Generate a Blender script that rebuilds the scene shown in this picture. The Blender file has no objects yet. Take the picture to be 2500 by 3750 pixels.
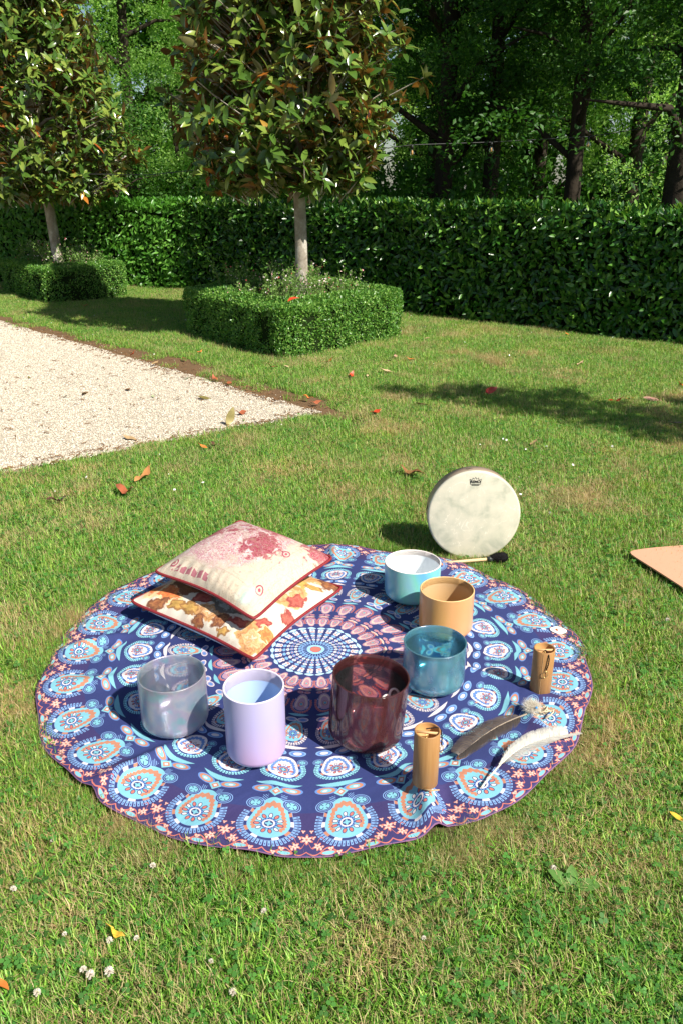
import bpy, math, random
import numpy as np
from mathutils import Vector, Matrix

rng = np.random.default_rng(11)
random.seed(11)
R = math.radians
scene = bpy.context.scene
COL = scene.collection

# ------------------------------------------------------------------ camera
cam_data = bpy.data.cameras.new("camera")
cam = bpy.data.objects.new("camera", cam_data)
COL.objects.link(cam)
cam.location = (0.0, 0.0, 1.49)
cam.rotation_euler = (R(90 - 22.35), 0, 0)
cam_data.sensor_fit = 'VERTICAL'
cam_data.sensor_height = 36.0
cam_data.lens = 27.55
cam_data.clip_start = 0.05
cam_data.clip_end = 600
scene.camera = cam

# ------------------------------------------------------------------ light
SUN_AZ = (0.76, -0.65)
SUN_EL = R(44.5)
sun_dir = Vector((SUN_AZ[0] * math.cos(SUN_EL), SUN_AZ[1] * math.cos(SUN_EL), math.sin(SUN_EL))).normalized()
world = bpy.data.worlds.new("World")
scene.world = world
world.use_nodes = True
wnt = world.node_tree
wnt.nodes.clear()
sky = wnt.nodes.new('ShaderNodeTexSky')
sky.sky_type = 'NISHITA'
sky.sun_disc = False
sky.sun_elevation = SUN_EL
sky.sun_rotation = math.atan2(SUN_AZ[0], SUN_AZ[1])
bg = wnt.nodes.new('ShaderNodeBackground')
bg.inputs['Strength'].default_value = 0.055
wout = wnt.nodes.new('ShaderNodeOutputWorld')
wnt.links.new(sky.outputs[0], bg.inputs[0])
wnt.links.new(bg.outputs[0], wout.inputs[0])
sun_data = bpy.data.lights.new("sun", 'SUN')
sun_data.energy = 4.6
sun_data.angle = R(0.5)
sun_data.color = (1.0, 0.94, 0.84)
sun = bpy.data.objects.new("sun", sun_data)
COL.objects.link(sun)
sun.rotation_euler = sun_dir.to_track_quat('Z', 'Y').to_euler()
sun.location = (8, -6, 12)
vs = scene.view_settings
vs.view_transform = 'Standard'
vs.look = 'None'
vs.exposure = 0.84
vs.gamma = 1.0
vs.use_curve_mapping = False
scene.cycles.max_bounces = 10
scene.cycles.transparent_max_bounces = 16


# ------------------------------------------------------------------ helpers
def thing(name, label, cat, loc=(0, 0, 0), rot=(0, 0, 0), group=None):
    o = bpy.data.objects.new(name, None)
    COL.objects.link(o)
    o.empty_display_size = 0.1
    o.location = loc
    o.rotation_euler = rot
    return tag(o, label, cat, group)


def tag(o, label=None, cat=None, group=None, kind=None):
    if label: o['label'] = label
    if cat: o['category'] = cat
    if group: o['group'] = group
    if kind: o['kind'] = kind
    return o


def obj(name, me, parent=None, loc=None, rot=None):
    o = bpy.data.objects.new(name, me)
    COL.objects.link(o)
    if parent is not None: o.parent = parent
    if loc is not None: o.location = loc
    if rot is not None: o.rotation_euler = rot
    return o


def mesh_np(name, V, F, mat=None, smooth=False, tint=None, col=None, uv=None, mats=None, midx=None):
    """V (n,3); F one (m,k) array or a list of such arrays; tint / col are per face; uv per vertex."""
    V = np.asarray(V, np.float32)
    F = F if isinstance(F, list) and isinstance(F[0], np.ndarray) else [F]
    Fs = [np.asarray(f, np.int32) for f in F if len(f)]
    me = bpy.data.meshes.new(name)
    me.vertices.add(len(V))
    me.vertices.foreach_set('co', V.ravel())
    nl = sum(f.size for f in Fs)
    npoly = sum(len(f) for f in Fs)
    me.loops.add(nl)
    li = np.concatenate([f.ravel() for f in Fs])
    me.loops.foreach_set('vertex_index', li)
    me.polygons.add(npoly)
    tot = np.concatenate([np.full(len(f), f.shape[1], np.int32) for f in Fs])
    st = np.concatenate([[0], np.cumsum(tot)[:-1]]).astype(np.int32)
    me.polygons.foreach_set('loop_start', st)
    me.polygons.foreach_set('loop_total', tot)
    me.polygons.foreach_set('use_smooth', np.full(npoly, bool(smooth)))
    if mats:
        for m in mats: me.materials.append(m)
    elif mat:
        me.materials.append(mat)
    if midx is not None:
        me.polygons.foreach_set('material_index', np.asarray(midx, np.int32))
    if tint is not None:
        a = me.attributes.new('tint', 'FLOAT', 'FACE')
        a.data.foreach_set('value', np.asarray(tint, np.float32))
    if col is not None:
        a = me.attributes.new('Col', 'FLOAT_COLOR', 'FACE')
        c = np.ones((npoly, 4), np.float32)
        c[:, :3] = col
        a.data.foreach_set('color', c.ravel())
    if uv is not None:
        l = me.uv_layers.new(name='UVMap')
        l.data.foreach_set('uv', np.asarray(uv, np.float32)[li].ravel())
    me.update(calc_edges=True)
    me.validate()
    return me


def join(parts):
    """parts: list of (V, F or [F..]) -> V, [F..] grouped by face size"""
    Vs, by, n = [], {}, 0
    for V, F in parts:
        V = np.asarray(V, float)
        for f in (F if isinstance(F, list) else [F]):
            f = np.asarray(f, int)
            if f.size == 0: continue
            by.setdefault(f.shape[1], []).append(f + n)
        Vs.append(V)
        n += len(V)
    return np.concatenate(Vs), [np.concatenate(v) for v in by.values()]


def tube(pts, rad, n=8, cap=True):
    P = np.asarray(pts, float)
    m = len(P)
    rad = np.broadcast_to(np.asarray(rad, float), (m,))
    T = np.gradient(P, axis=0)
    T /= np.linalg.norm(T, axis=1)[:, None] + 1e-12
    up = np.array([0, 0, 1.0]) if abs(T[0][2]) < .9 else np.array([1.0, 0, 0])
    V = []
    for i in range(m):
        a = np.cross(T[i], up); a /= np.linalg.norm(a) + 1e-12
        b = np.cross(T[i], a)
        up = -b if False else np.cross(a, T[i])
        t = np.arange(n) * 2 * np.pi / n
        V.append(P[i] + rad[i] * (np.cos(t)[:, None] * a + np.sin(t)[:, None] * up))
    V = np.concatenate(V)
    F = []
    for i in range(m - 1):
        for j in range(n):
            k = (j + 1) % n
            F.append([i * n + j, i * n + k, (i + 1) * n + k, (i + 1) * n + j])
    F = [np.array(F)]
    if cap:
        V = np.concatenate([V, P[:1], P[-1:]])
        a, b = m * n, m * n + 1
        tri = [[a, (j + 1) % n, j] for j in range(n)] + [[b, (m - 1) * n + j, (m - 1) * n + (j + 1) % n] for j in range(n)]
        F.append(np.array(tri))
    return V, F


def lathe(prof, n=64, close=False):
    prof = np.asarray(prof, float)
    t = np.arange(n) * 2 * np.pi / n
    V = np.concatenate([np.c_[r * np.cos(t), r * np.sin(t), np.full(n, z)] for r, z in prof])
    m = len(prof)
    I, J = np.meshgrid(np.arange(m - (0 if close else 1)), np.arange(n), indexing='ij')
    I, J = I.ravel(), J.ravel()
    I2, J2 = (I + 1) % m, (J + 1) % n
    return V, np.c_[I * n + J, I * n + J2, I2 * n + J2, I2 * n + J]


def box(cx, cy, cz, sx, sy, sz):
    V = np.array([[x, y, z] for z in (-.5, .5) for y in (-.5, .5) for x in (-.5, .5)]) * [sx, sy, sz] + [cx, cy, cz]
    F = np.array([[0, 2, 3, 1], [4, 5, 7, 6], [0, 1, 5, 4], [2, 6, 7, 3], [0, 4, 6, 2], [1, 3, 7, 5]])
    return V, F


def frames(x, up):
    x = x / (np.linalg.norm(x, axis=1)[:, None] + 1e-9)
    z = up - (up * x).sum(1)[:, None] * x
    z = z / (np.linalg.norm(z, axis=1)[:, None] + 1e-9)
    y = np.cross(z, x)
    return np.stack([x, y, z], axis=2)          # columns


def scatter(tv, tf, pos, M, scl):
    """template tv/tf copied to every pos -> big V, F and face->instance index"""
    n, k = len(pos), len(tv)
    scl = np.asarray(scl, float)
    if scl.ndim == 1: scl = scl[:, None]
    W = np.einsum('nij,nkj->nki', M, tv[None] * np.broadcast_to(scl, (n, 3))[:, None, :]) + pos[:, None, :]
    F = (tf[None] + (np.arange(n) * k)[:, None, None]).reshape(-1, tf.shape[1])
    return W.reshape(-1, 3), F, np.repeat(np.arange(n), len(tf))


def leaf_template(w=.38, fold=.25, droop=.18, seg=4):
    """unit leaf along +x with a folded midrib"""
    t = np.linspace(0, 1, seg + 1)
    hw = w * .5 * np.sin(np.pi * np.clip(t, .02, .985) ** .85) ** .8
    z = -droop * t ** 2
    V, F = [], []
    for i in range(seg + 1):
        V += [[t[i], hw[i], z[i] + fold * hw[i]], [t[i], 0, z[i]], [t[i], -hw[i], z[i] + fold * hw[i]]]
    for i in range(seg):
        a = i * 3
        F += [[a, a + 1, a + 4, a + 3], [a + 1, a + 2, a + 5, a + 4]]
    return np.array(V, float), np.array(F)


def rand_dirs(n, r=rng):
    d = r.normal(size=(n, 3))
    return d / np.linalg.norm(d, axis=1)[:, None]


_perm = np.random.default_rng(5).random((64, 64))


def vnoise(x, y, s):
    x = np.asarray(x) / s; y = np.asarray(y) / s
    xi, yi = np.floor(x).astype(int), np.floor(y).astype(int)
    fx, fy = x - xi, y - yi
    fx, fy = fx * fx * (3 - 2 * fx), fy * fy * (3 - 2 * fy)
    g = lambda a, b: _perm[a % 64, b % 64]
    return (g(xi, yi) * (1 - fx) + g(xi + 1, yi) * fx) * (1 - fy) + (g(xi, yi + 1) * (1 - fx) + g(xi + 1, yi + 1) * fx) * fy


# ------------------------------------------------------------------ material helpers
class NT:
    def __init__(s, name):
        s.mat = bpy.data.materials.new(name)
        s.mat.use_nodes = True
        s.t = s.mat.node_tree
        s.t.nodes.clear()
        s.out = s.t.nodes.new('ShaderNodeOutputMaterial')

    def n(s, typ, **kw):
        nd = s.t.nodes.new(typ)
        for k, v in kw.items(): setattr(nd, k, v)
        return nd

    def link(s, a, b):
        s.t.links.new(a, b)

    def set(s, sock, v):
        if isinstance(v, E): v = v.v
        if hasattr(v, 'is_output') or isinstance(v, bpy.types.NodeSocket): s.link(v, sock)
        elif isinstance(v, (tuple, list)) and len(v) == 3 and sock.type == 'RGBA': sock.default_value = (*v, 1)
        else: sock.default_value = v

    def principled(s, **kw):
        p = s.n('ShaderNodeBsdfPrincipled')
        for k, v in kw.items(): s.set(p.inputs[k.replace('_', ' ')], v)
        return p

    def finish(s, sh):
        s.link(sh.outputs[0] if hasattr(sh, 'outputs') else sh, s.out.inputs['Surface'])
        return s.mat

    def mixsh(s, f, a, b):
        m = s.n('ShaderNodeMixShader')
        s.set(m.inputs[0], f); s.link(a.outputs[0], m.inputs[1]); s.link(b.outputs[0], m.inputs[2])
        return m

    def mixc(s, f, a, b, blend='MIX'):
        m = s.n('ShaderNodeMix', data_type='RGBA', blend_type=blend)
        s.set(m.inputs[0], f); s.set(m.inputs[6], a); s.set(m.inputs[7], b)
        return m.outputs[2]

    def ramp(s, f, stops, interp='LINEAR'):
        r = s.n('ShaderNodeValToRGB')
        cr = r.color_ramp
        cr.interpolation = interp
        while len(cr.elements) > 1: cr.elements.remove(cr.elements[-1])
        for i, (p, c) in enumerate(stops):
            e = cr.elements[0] if i == 0 else cr.elements.new(p)
            e.position = p; e.color = (*c, 1)
        s.set(r.inputs[0], f)
        return r.outputs[0]

    def noise(s, vec, scale, detail=3, rough=.55, dist=0.0):
        nd = s.n('ShaderNodeTexNoise')
        if vec is not None: s.set(nd.inputs['Vector'], vec)
        nd.inputs['Scale'].default_value = scale
        nd.inputs['Detail'].default_value = detail
        nd.inputs['Roughness'].default_value = rough
        nd.inputs['Distortion'].default_value = dist
        return nd

    def bump(s, h, strength=.3, dist=.01):
        b = s.n('ShaderNodeBump')
        b.inputs['Strength'].default_value = strength
        b.inputs['Distance'].default_value = dist
        s.set(b.inputs['Height'], h)
        return b.outputs[0]


class E:
    """arithmetic on shader sockets"""
    def __init__(s, nt, v): s.nt, s.v = nt, v

    def op(s, o, b=None, rev=False, c=None):
        nd = s.nt.n('ShaderNodeMath', operation=o)
        a = s
        if rev: a, b = b, a
        for i, q in enumerate((a, b, c)):
            if q is None: continue
            s.nt.set(nd.inputs[i], q if not isinstance(q, (int, float)) else float(q))
        return E(s.nt, nd.outputs[0])
    def __add__(s, b): return s.op('ADD', b)
    __radd__ = __add__
    def __sub__(s, b): return s.op('SUBTRACT', b)
    def __rsub__(s, b): return s.op('SUBTRACT', b, True)
    def __mul__(s, b): return s.op('MULTIPLY', b)
    __rmul__ = __mul__
    def __truediv__(s, b): return s.op('DIVIDE', b)
    def __rtruediv__(s, b): return s.op('DIVIDE', b, True)
    def __lt__(s, b): return s.op('LESS_THAN', b)
    def __gt__(s, b): return s.op('GREATER_THAN', b)
    def abs(s): return s.op('ABSOLUTE')
    def sqrt(s): return s.op('SQRT')
    def floor(s): return s.op('FLOOR')
    def frac(s): return s.op('FRACT')
    def sin(s): return s.op('SINE')
    def cos(s): return s.op('COSINE')
    def pow(s, b): return s.op('POWER', b)
    def max(s, b): return s.op('MAXIMUM', b)
    def min(s, b): return s.op('MINIMUM', b)
    def mod(s, b): return s.op('FLOORED_MODULO', b)
    def atan2(s, b): return s.op('ARCTAN2', b)
    def band(s, a, b): return (s > a) * (s < b)


def simple(name, color, rough=.6, spec=.4, var=.12, scale=20, bump=0.0, metal=0.0):
    t = NT(name)
    tc = t.n('ShaderNodeTexCoord')
    nz = t.noise(tc.outputs['Object'], scale, 4)
    c = t.mixc(E(t, nz.outputs[0]), tuple(v * (1 - var) for v in color), tuple(min(1, v * (1 + var)) for v in color))
    p = t.principled(Base_Color=c, Roughness=rough, Metallic=metal)
    p.inputs['Specular IOR Level'].default_value = spec
    if bump: t.link(t.bump(nz.outputs[0], bump, .004), p.inputs['Normal'])
    return t.finish(p)


def leaf_mat(name, stops, under=None, rough=.4, spec=.5, transl=.25, tl_col=None):
    t = NT(name)
    a = t.n('ShaderNodeAttribute', attribute_name='tint')
    oi = t.n('ShaderNodeObjectInfo')
    f = (E(t, a.outputs['Fac']) + E(t, oi.outputs['Random'])).frac()
    c = t.ramp(f, stops)
    if under:
        g = t.n('ShaderNodeNewGeometry')
        f2 = (f * 7.3).frac()
        u = t.ramp(f2, under)
        c = t.mixc(g.outputs['Backfacing'], c, u)
    p = t.principled(Base_Color=c, Roughness=rough)
    p.inputs['Specular IOR Level'].default_value = spec
    tr = t.n('ShaderNodeBsdfTranslucent')
    if tl_col: t.set(tr.inputs[0], tl_col)
    else: t.link(t.mixc(1.0, c, (1.5, 1.5, .9), 'MULTIPLY'), tr.inputs[0])
    return t.finish(t.mixsh(transl, p, tr))


def scatter_modifier(o, coll, name):
    ng = bpy.data.node_groups.new(name, 'GeometryNodeTree')
    ng.interface.new_socket('Geometry', in_out='INPUT', socket_type='NodeSocketGeometry')
    ng.interface.new_socket('Geometry', in_out='OUTPUT', socket_type='NodeSocketGeometry')
    N, L = ng.nodes, ng.links
    gi, go = N.new('NodeGroupInput'), N.new('NodeGroupOutput')
    ci = N.new('GeometryNodeCollectionInfo')
    ci.inputs['Collection'].default_value = coll
    ci.inputs['Separate Children'].default_value = True
    ci.inputs['Reset Children'].default_value = True
    iop = N.new('GeometryNodeInstanceOnPoints')
    iop.inputs['Pick Instance'].default_value = True

    def attr(nm, typ):
        a = N.new('GeometryNodeInputNamedAttribute')
        a.data_type = typ
        a.inputs['Name'].default_value = nm
        return a.outputs[0]
    e2r = N.new('FunctionNodeEulerToRotation')
    L.new(attr('rot', 'FLOAT_VECTOR'), e2r.inputs[0])
    L.new(gi.outputs[0], iop.inputs['Points'])
    L.new(ci.outputs[0], iop.inputs['Instance'])
    L.new(attr('idx', 'INT'), iop.inputs['Instance Index'])
    L.new(e2r.outputs[0], iop.inputs['Rotation'])
    L.new(attr('scl', 'FLOAT_VECTOR'), iop.inputs['Scale'])
    L.new(iop.outputs[0], go.inputs[0])
    md = o.modifiers.new('scatter', 'NODES')
    md.node_group = ng


def points_object(name, P, rot, scl, idx, coll):
    me = bpy.data.meshes.new(name)
    me.vertices.add(len(P))
    me.vertices.foreach_set('co', np.asarray(P, np.float32).ravel())
    a = me.attributes.new('rot', 'FLOAT_VECTOR', 'POINT'); a.data.foreach_set('vector', np.asarray(rot, np.float32).ravel())
    a = me.attributes.new('scl', 'FLOAT_VECTOR', 'POINT'); a.data.foreach_set('vector', np.asarray(scl, np.float32).ravel())
    a = me.attributes.new('idx', 'INT', 'POINT'); a.data.foreach_set('value', np.asarray(idx, np.int32))
    o = obj(name, me)
    scatter_modifier(o, coll, name + '_nodes')
    return o


def source_collection(name, meshes):
    c = bpy.data.collections.new(name)          # never linked to the scene: only a source of shapes
    for i, m in enumerate(meshes):
        c.objects.link(bpy.data.objects.new('%s_%02d' % (name, i), m))
    return c


# ================================================================== SETTING: ground
MC = np.array([-0.088, 2.306])            # centre of the round tapestry
GC, GA, GB = np.array([-0.201, 5.487]), np.array([-4.154, 9.699]), np.array([-1.94, 4.203])


def inside_gravel(x, y, m=0.0):
    da, db = GA - GC, GB - GC
    na = np.array([-da[1], da[0]]) / np.hypot(*da)
    nb = np.array([db[1], -db[0]]) / np.hypot(*db)
    wob = .05 * (vnoise(x, y, .23) - .5) + .03 * (vnoise(x, y, .07) - .5)
    a = (x - GC[0]) * na[0] + (y - GC[1]) * na[1]
    b = (x - GC[0]) * nb[0] + (y - GC[1]) * nb[1]
    return np.minimum(a, b) + wob - m     # > 0 inside


t = NT('soil_and_thatch')
geo = t.n('ShaderNodeNewGeometry')
n1 = t.noise(geo.outputs['Position'], 1.3, 5)
n2 = t.noise(geo.outputs['Position'], 60, 5, .7)
c = t.mixc(E(t, n2.outputs[0]), (.022, .024, .008), (.16, .12, .06))
c = t.mixc(E(t, n1.outputs[0]), c, t.mixc(E(t, n2.outputs[0]), (.03, .05, .01), (.11, .12, .035)))
p = t.principled(Base_Color=c, Roughness=.95)
p.inputs['Specular IOR Level'].default_value = .1
t.link(t.bump(n2.outputs[0], .6, .01), p.inputs['Normal'])
M_SOIL = t.finish(p)

t = NT('bare_soil')
geo = t.n('ShaderNodeNewGeometry')
n1 = t.noise(geo.outputs['Position'], 9, 6)
n2 = t.noise(geo.outputs['Position'], 90, 5, .7)
c = t.mixc(E(t, n2.outputs[0]), (.09, .05, .025), (.30, .19, .10))
p = t.principled(Base_Color=t.mixc(E(t, n1.outputs[0]), c, (.13, .08, .045)), Roughness=.95)
p.inputs['Specular IOR Level'].default_value = .1
t.link(t.bump(n2.outputs[0], .8, .012), p.inputs['Normal'])
M_BARE = t.finish(p)

t = NT('gravel_bed')
geo = t.n('ShaderNodeNewGeometry')
vo = t.n('ShaderNodeTexVoronoi')
vo.inputs['Scale'].default_value = 75
t.link(geo.outputs['Position'], vo.inputs['Vector'])
c = t.mixc(E(t, vo.outputs['Distance']) * 1.1, (.58, .51, .40), (.28, .24, .18))
p = t.principled(Base_Color=c, Roughness=.9)
p.inputs['Specular IOR Level'].default_value = .2
t.link(t.bump(vo.outputs['Distance'], .7, .008), p.inputs['Normal'])
M_GRAVEL = t.finish(p)

lawn = obj('lawn', mesh_np('lawn', [[-260, -60, 0], [260, -60, 0], [260, 400, 0], [-260, 400, 0]], [[0, 1, 2, 3]], M_SOIL))
tag(lawn, kind='structure')
# gravel sheet with an uneven edge
da, db = (GA - GC) / np.hypot(*(GA - GC)), (GB - GC) / np.hypot(*(GB - GC))


def ragged(p0, d, L, n, amp, seed):
    s = np.linspace(0, L, n)
    nrm = np.array([-d[1], d[0]])
    off = amp * (vnoise(s + seed, s * 0 + seed, .25) - .5 + .6 * (vnoise(s + seed, s * 0 + 3, .08) - .5))
    return p0 + s[:, None] * d + off[:, None] * nrm


ea, eb = ragged(GC, da, 11, 160, .10, 3), ragged(GC, db, 9, 160, .10, 9)
far = GC + da * 11 + db * 9
poly = np.concatenate([ea[::-1], eb[1:], far[None]])
grav = obj('gravel_path', mesh_np('gravel_path', np.c_[poly, np.full(len(poly), .008)], [np.arange(len(poly))[None]], M_GRAVEL))
tag(grav, kind='structure')
# strip of bare soil behind the gravel and a thin one along its front
na_out = np.array([da[1], -da[0]]);
if na_out @ (np.array([0, 9.]) - GC) < 0: na_out = -na_out
s = np.linspace(-.35, 8, 170)
w = np.interp(s, [-.35, .2, .6, 1.2, 2.2, 3.2, 8], [.05, .3, .33, .26, .42, .28, .2]) * (.75 + .5 * vnoise(s, s * 0 + 1, .3))
inn = GC + s[:, None] * da - na_out * .06
outp = GC + s[:, None] * da + na_out * w[:, None]
V = np.concatenate([np.c_[inn, np.full(len(s), .004)], np.c_[outp, np.full(len(s), .004)]])
n = len(s); i = np.arange(n - 1)
soil = obj('soil_strip', mesh_np('soil_strip', V, np.c_[i, i + n, i + n + 1, i + 1], M_BARE))
tag(soil, kind='structure')

# pebbles
t = NT('pebble_stone')
oi = t.n('ShaderNodeObjectInfo')
c = t.ramp(oi.outputs['Random'], [(0, (.70, .64, .53)), (.45, (.62, .545, .42)), (.75, (.74, .69, .60)), (.93, (.42, .37, .31)), (1, (.28, .26, .24))])
p = t.principled(Base_Color=c, Roughness=.75)
p.inputs['Specular IOR Level'].default_value = .25
M_PEB = t.finish(p)
ico_v = np.array([[0, 0, 1], [.89, 0, .45], [.28, .85, .45], [-.72, .53, .45], [-.72, -.53, .45], [.28, -.85, .45],
                  [.72, .53, -.45], [-.28, .85, -.45], [-.89, 0, -.45], [-.28, -.85, -.45], [.72, -.53, -.45], [0, 0, -1]])
ico_f = np.array([[0, 1, 2], [0, 2, 3], [0, 3, 4], [0, 4, 5], [0, 5, 1], [1, 6, 2], [2, 7, 3], [3, 8, 4], [4, 9, 5], [5, 10, 1],
                  [6, 7, 2], [7, 8, 3], [8, 9, 4], [9, 10, 5], [10, 6, 1], [11, 7, 6], [11, 8, 7], [11, 9, 8], [11, 10, 9], [11, 6, 10]])
pm = []
for k in range(4):
    v = ico_v * (1 + .25 * rng.normal(size=(12, 1))) * [1.0, .75, .5]
    pm.append(mesh_np('pebble_shape', v, ico_f, M_PEB))
c_peb = source_collection('pebble_shapes', pm)
P = np.c_[rng.uniform(-7.2, -.1, 500000), rng.uniform(4.0, 12.5, 500000)]
g = inside_gravel(P[:, 0], P[:, 1], -.04)
keep = (g > 0) & (P[:, 0] > -.52 * (P[:, 1] + .6) - .6)
P = P[keep]
stray = np.c_[rng.uniform(-4, .2, 30000), rng.uniform(4.2, 9.5, 30000)]
gs = inside_gravel(stray[:, 0], stray[:, 1])
P = np.concatenate([P, stray[(gs < 0) & (gs > -.3) & (rng.random(30000) < .12 * np.exp(gs / .12))]])
m = len(P)
sz = rng.uniform(.0026, .0058, m) * (1 + .5 * (rng.random(m) < .05))
st = points_object('gravel_stones', np.c_[P, .008 + sz * .35], np.c_[rng.uniform(-.5, .5, (m, 2)), rng.uniform(0, 6.28, m)],
                   np.repeat(sz[:, None], 3, 1), rng.integers(0, 4, m), c_peb)
tag(st, 'loose cream gravel stones covering the pointed gravel area', 'gravel', kind='stuff')

# ================================================================== SETTING: grass
t = NT('grass_blades')
at = t.n('ShaderNodeAttribute', attribute_name='Col')
oi = t.n('ShaderNodeObjectInfo')
geo = t.n('ShaderNodeNewGeometry')
nz = t.noise(geo.outputs['Position'], 1.6, 4)
nz2 = t.noise(geo.outputs['Position'], 7, 3)
v1 = E(t, nz.outputs[0])
tintc = t.ramp(v1 * .6 + E(t, nz2.outputs[0]) * .4, [(.32, (.80, .96, .75)), (.5, (1.0, 1.0, .90)), (.68, (1.20, 1.06, .92))])
c = t.mixc(1.0, at.outputs['Color'], tintc, 'MULTIPLY')
rr = E(t, oi.outputs['Random']) * .35 + .83
cmb = t.n('ShaderNodeCombineXYZ')
for k in range(3): t.set(cmb.inputs[k], rr)
c = t.mixc(1.0, c, cmb.outputs[0], 'MULTIPLY')
p = t.principled(Base_Color=c, Roughness=.48)
p.inputs['Specular IOR Level'].default_value = .35
tr = t.n('ShaderNodeBsdfTranslucent')
t.link(t.mixc(1.0, c, (1.25, 1.3, .7), 'MULTIPLY'), tr.inputs[0])
M_GRASS = t.finish(t.mixsh(.28, p, tr))


def blade_set(n, size, lmin, lmax, wmin, wmax, tilt, r):
    """n bent blades, each two quads, rooted in a disc of the given size"""
    base = np.c_[r.uniform(-size, size, (n, 2)), np.zeros(n)]
    az = r.uniform(0, 2 * np.pi, n)
    L = r.uniform(lmin, lmax, n)
    w = r.uniform(wmin, wmax, n)
    ti = np.abs(r.normal(0, tilt, n)).clip(0, 1.35)
    bend = r.uniform(.1, .8, n)
    d = np.c_[np.cos(az), np.sin(az)]
    sd = np.c_[-np.sin(az + r.uniform(-1, 1, n)), np.cos(az)]
    sd /= np.linalg.norm(sd, axis=1)[:, None]
    P = [base]
    ang = ti
    for k in range(2):
        step = np.c_[d * np.sin(ang)[:, None], np.cos(ang)] * (L / 2)[:, None]
        q = P[-1] + step
        q[:, 2] = np.maximum(q[:, 2], .003)
        P.append(q)
        ang = np.minimum(ang + bend, 2.0)
    W = [w, w * .85, w * .12]
    V = np.empty((n, 6, 3))
    for k in range(3):
        o = np.c_[sd * (W[k] * .5)[:, None], np.zeros(n)]
        V[:, 2 * k] = P[k] - o
        V[:, 2 * k + 1] = P[k] + o
    f = np.array([[0, 1, 3, 2], [2, 3, 5, 4]])
    F = (f[None] + (np.arange(n) * 6)[:, None, None]).reshape(-1, 4)
    return V.reshape(-1, 3), F


def clover_set(n, size, r):
    parts = []
    th = np.linspace(0, 2 * np.pi, 8)[:-1]
    for k in range(n):
        c0 = np.r_[r.uniform(-size, size, 2), r.uniform(.012, .032)]
        tl = r.normal(0, .25, 2)
        s0 = r.uniform(.003, .0058)
        for j in range(3):
            a = j * 2.094 + k
            ce = c0 + np.r_[math.cos(a) * s0, math.sin(a) * s0, 0]
            V = np.c_[ce[0] + s0 * .85 * np.cos(th), ce[1] + s0 * .85 * np.sin(th), ce[2] + 0 * th]
            V[:, 2] += (V[:, 0] - c0[0]) * tl[0] + (V[:, 1] - c0[1]) * tl[1]
            parts.append((V, np.arange(7)[None]))
    return join(parts)


def grass_patch(n_green, n_straw, n_clover, r, tall=1.0, size=.085):
    parts, cols = [], []
    V, F = blade_set(n_green, size, .014 * tall, .040 * tall, .0020, .0042, .72, r)
    g = np.array([[.135, .335, .038], [.19, .42, .050], [.27, .48, .072], [.085, .245, .028], [.36, .52, .12]])[r.integers(0, 5, n_green)]
    g = g * r.uniform(.75, 1.2, (n_green, 1))
    parts.append((V, F)); cols.append(np.repeat(g, 2, 0))
    if n_straw:
        V, F = blade_set(n_straw, size, .018, .045, .0010, .0020, 1.25, r)
        V[:, 2] += r.uniform(0, .012)
        g = np.array([[.54, .41, .22], [.62, .50, .30], [.42, .31, .16], [.46, .43, .20]])[r.integers(0, 4, n_straw)] * r.uniform(.7, 1.1, (n_straw, 1))
        parts.append((V, F)); cols.append(np.repeat(g, 2, 0))
    V, Fs = join(parts)
    col = np.concatenate(cols)
    if n_clover:
        Vc, Fc = clover_set(n_clover, size, r)
        V2, Fs2 = join([(V, Fs), (Vc, Fc)])
        g = np.array([.07, .20, .04]) * r.uniform(.8, 1.35, (n_clover, 1))
        col = np.concatenate([col, np.repeat(g, 3, 0)])
        V, Fs = V2, Fs2
    return mesh_np('grass_patch', V, Fs, M_GRASS, col=col)


r2 = np.random.default_rng(4)
patches = [grass_patch(105, 28, 0, r2), grass_patch(95, 38, 5, r2), grass_patch(88, 28, 10, r2, 1.1), grass_patch(110, 20, 3, r2, 1.25),
           grass_patch(38, 105, 0, r2, .8), grass_patch(28, 120, 1, r2, .75), grass_patch(20, 70, 0, r2, .6)]
c_grass = source_collection('grass_patches', patches)
N = 60000
# uniform over a trapezoid that covers the frame and a step to each side of it
P = np.c_[rng.uniform(-9.5, 8.0, 6 * N), rng.uniform(.35, 17.5, 6 * N)]
keep = (np.abs(P[:, 0]) < .50 * (P[:, 1] + .6) + .55)
P = P[keep]
dens = np.interp(P[:, 1], [0, 3, 6, 17], [1.0, .85, .55, .42])
dm = np.hypot(P[:, 0] - MC[0], P[:, 1] - MC[1])
gi_ = inside_gravel(P[:, 0], P[:, 1])
sd_ = (P - GC) @ na_out
sa_ = (P - GC) @ da
soil_w = .05 + np.interp(sa_, [-.5, -.3, .2, .6, 1.2, 2.2, 3.2, 8], [0, .05, .3, .33, .26, .42, .28, .2])
on_soil = (sd_ > -.05) & (sd_ < soil_w) & (sa_ > -.5)
dens = dens * np.where(on_soil, .55 * (vnoise(P[:, 0], P[:, 1], .16) > .60), 1)
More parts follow.
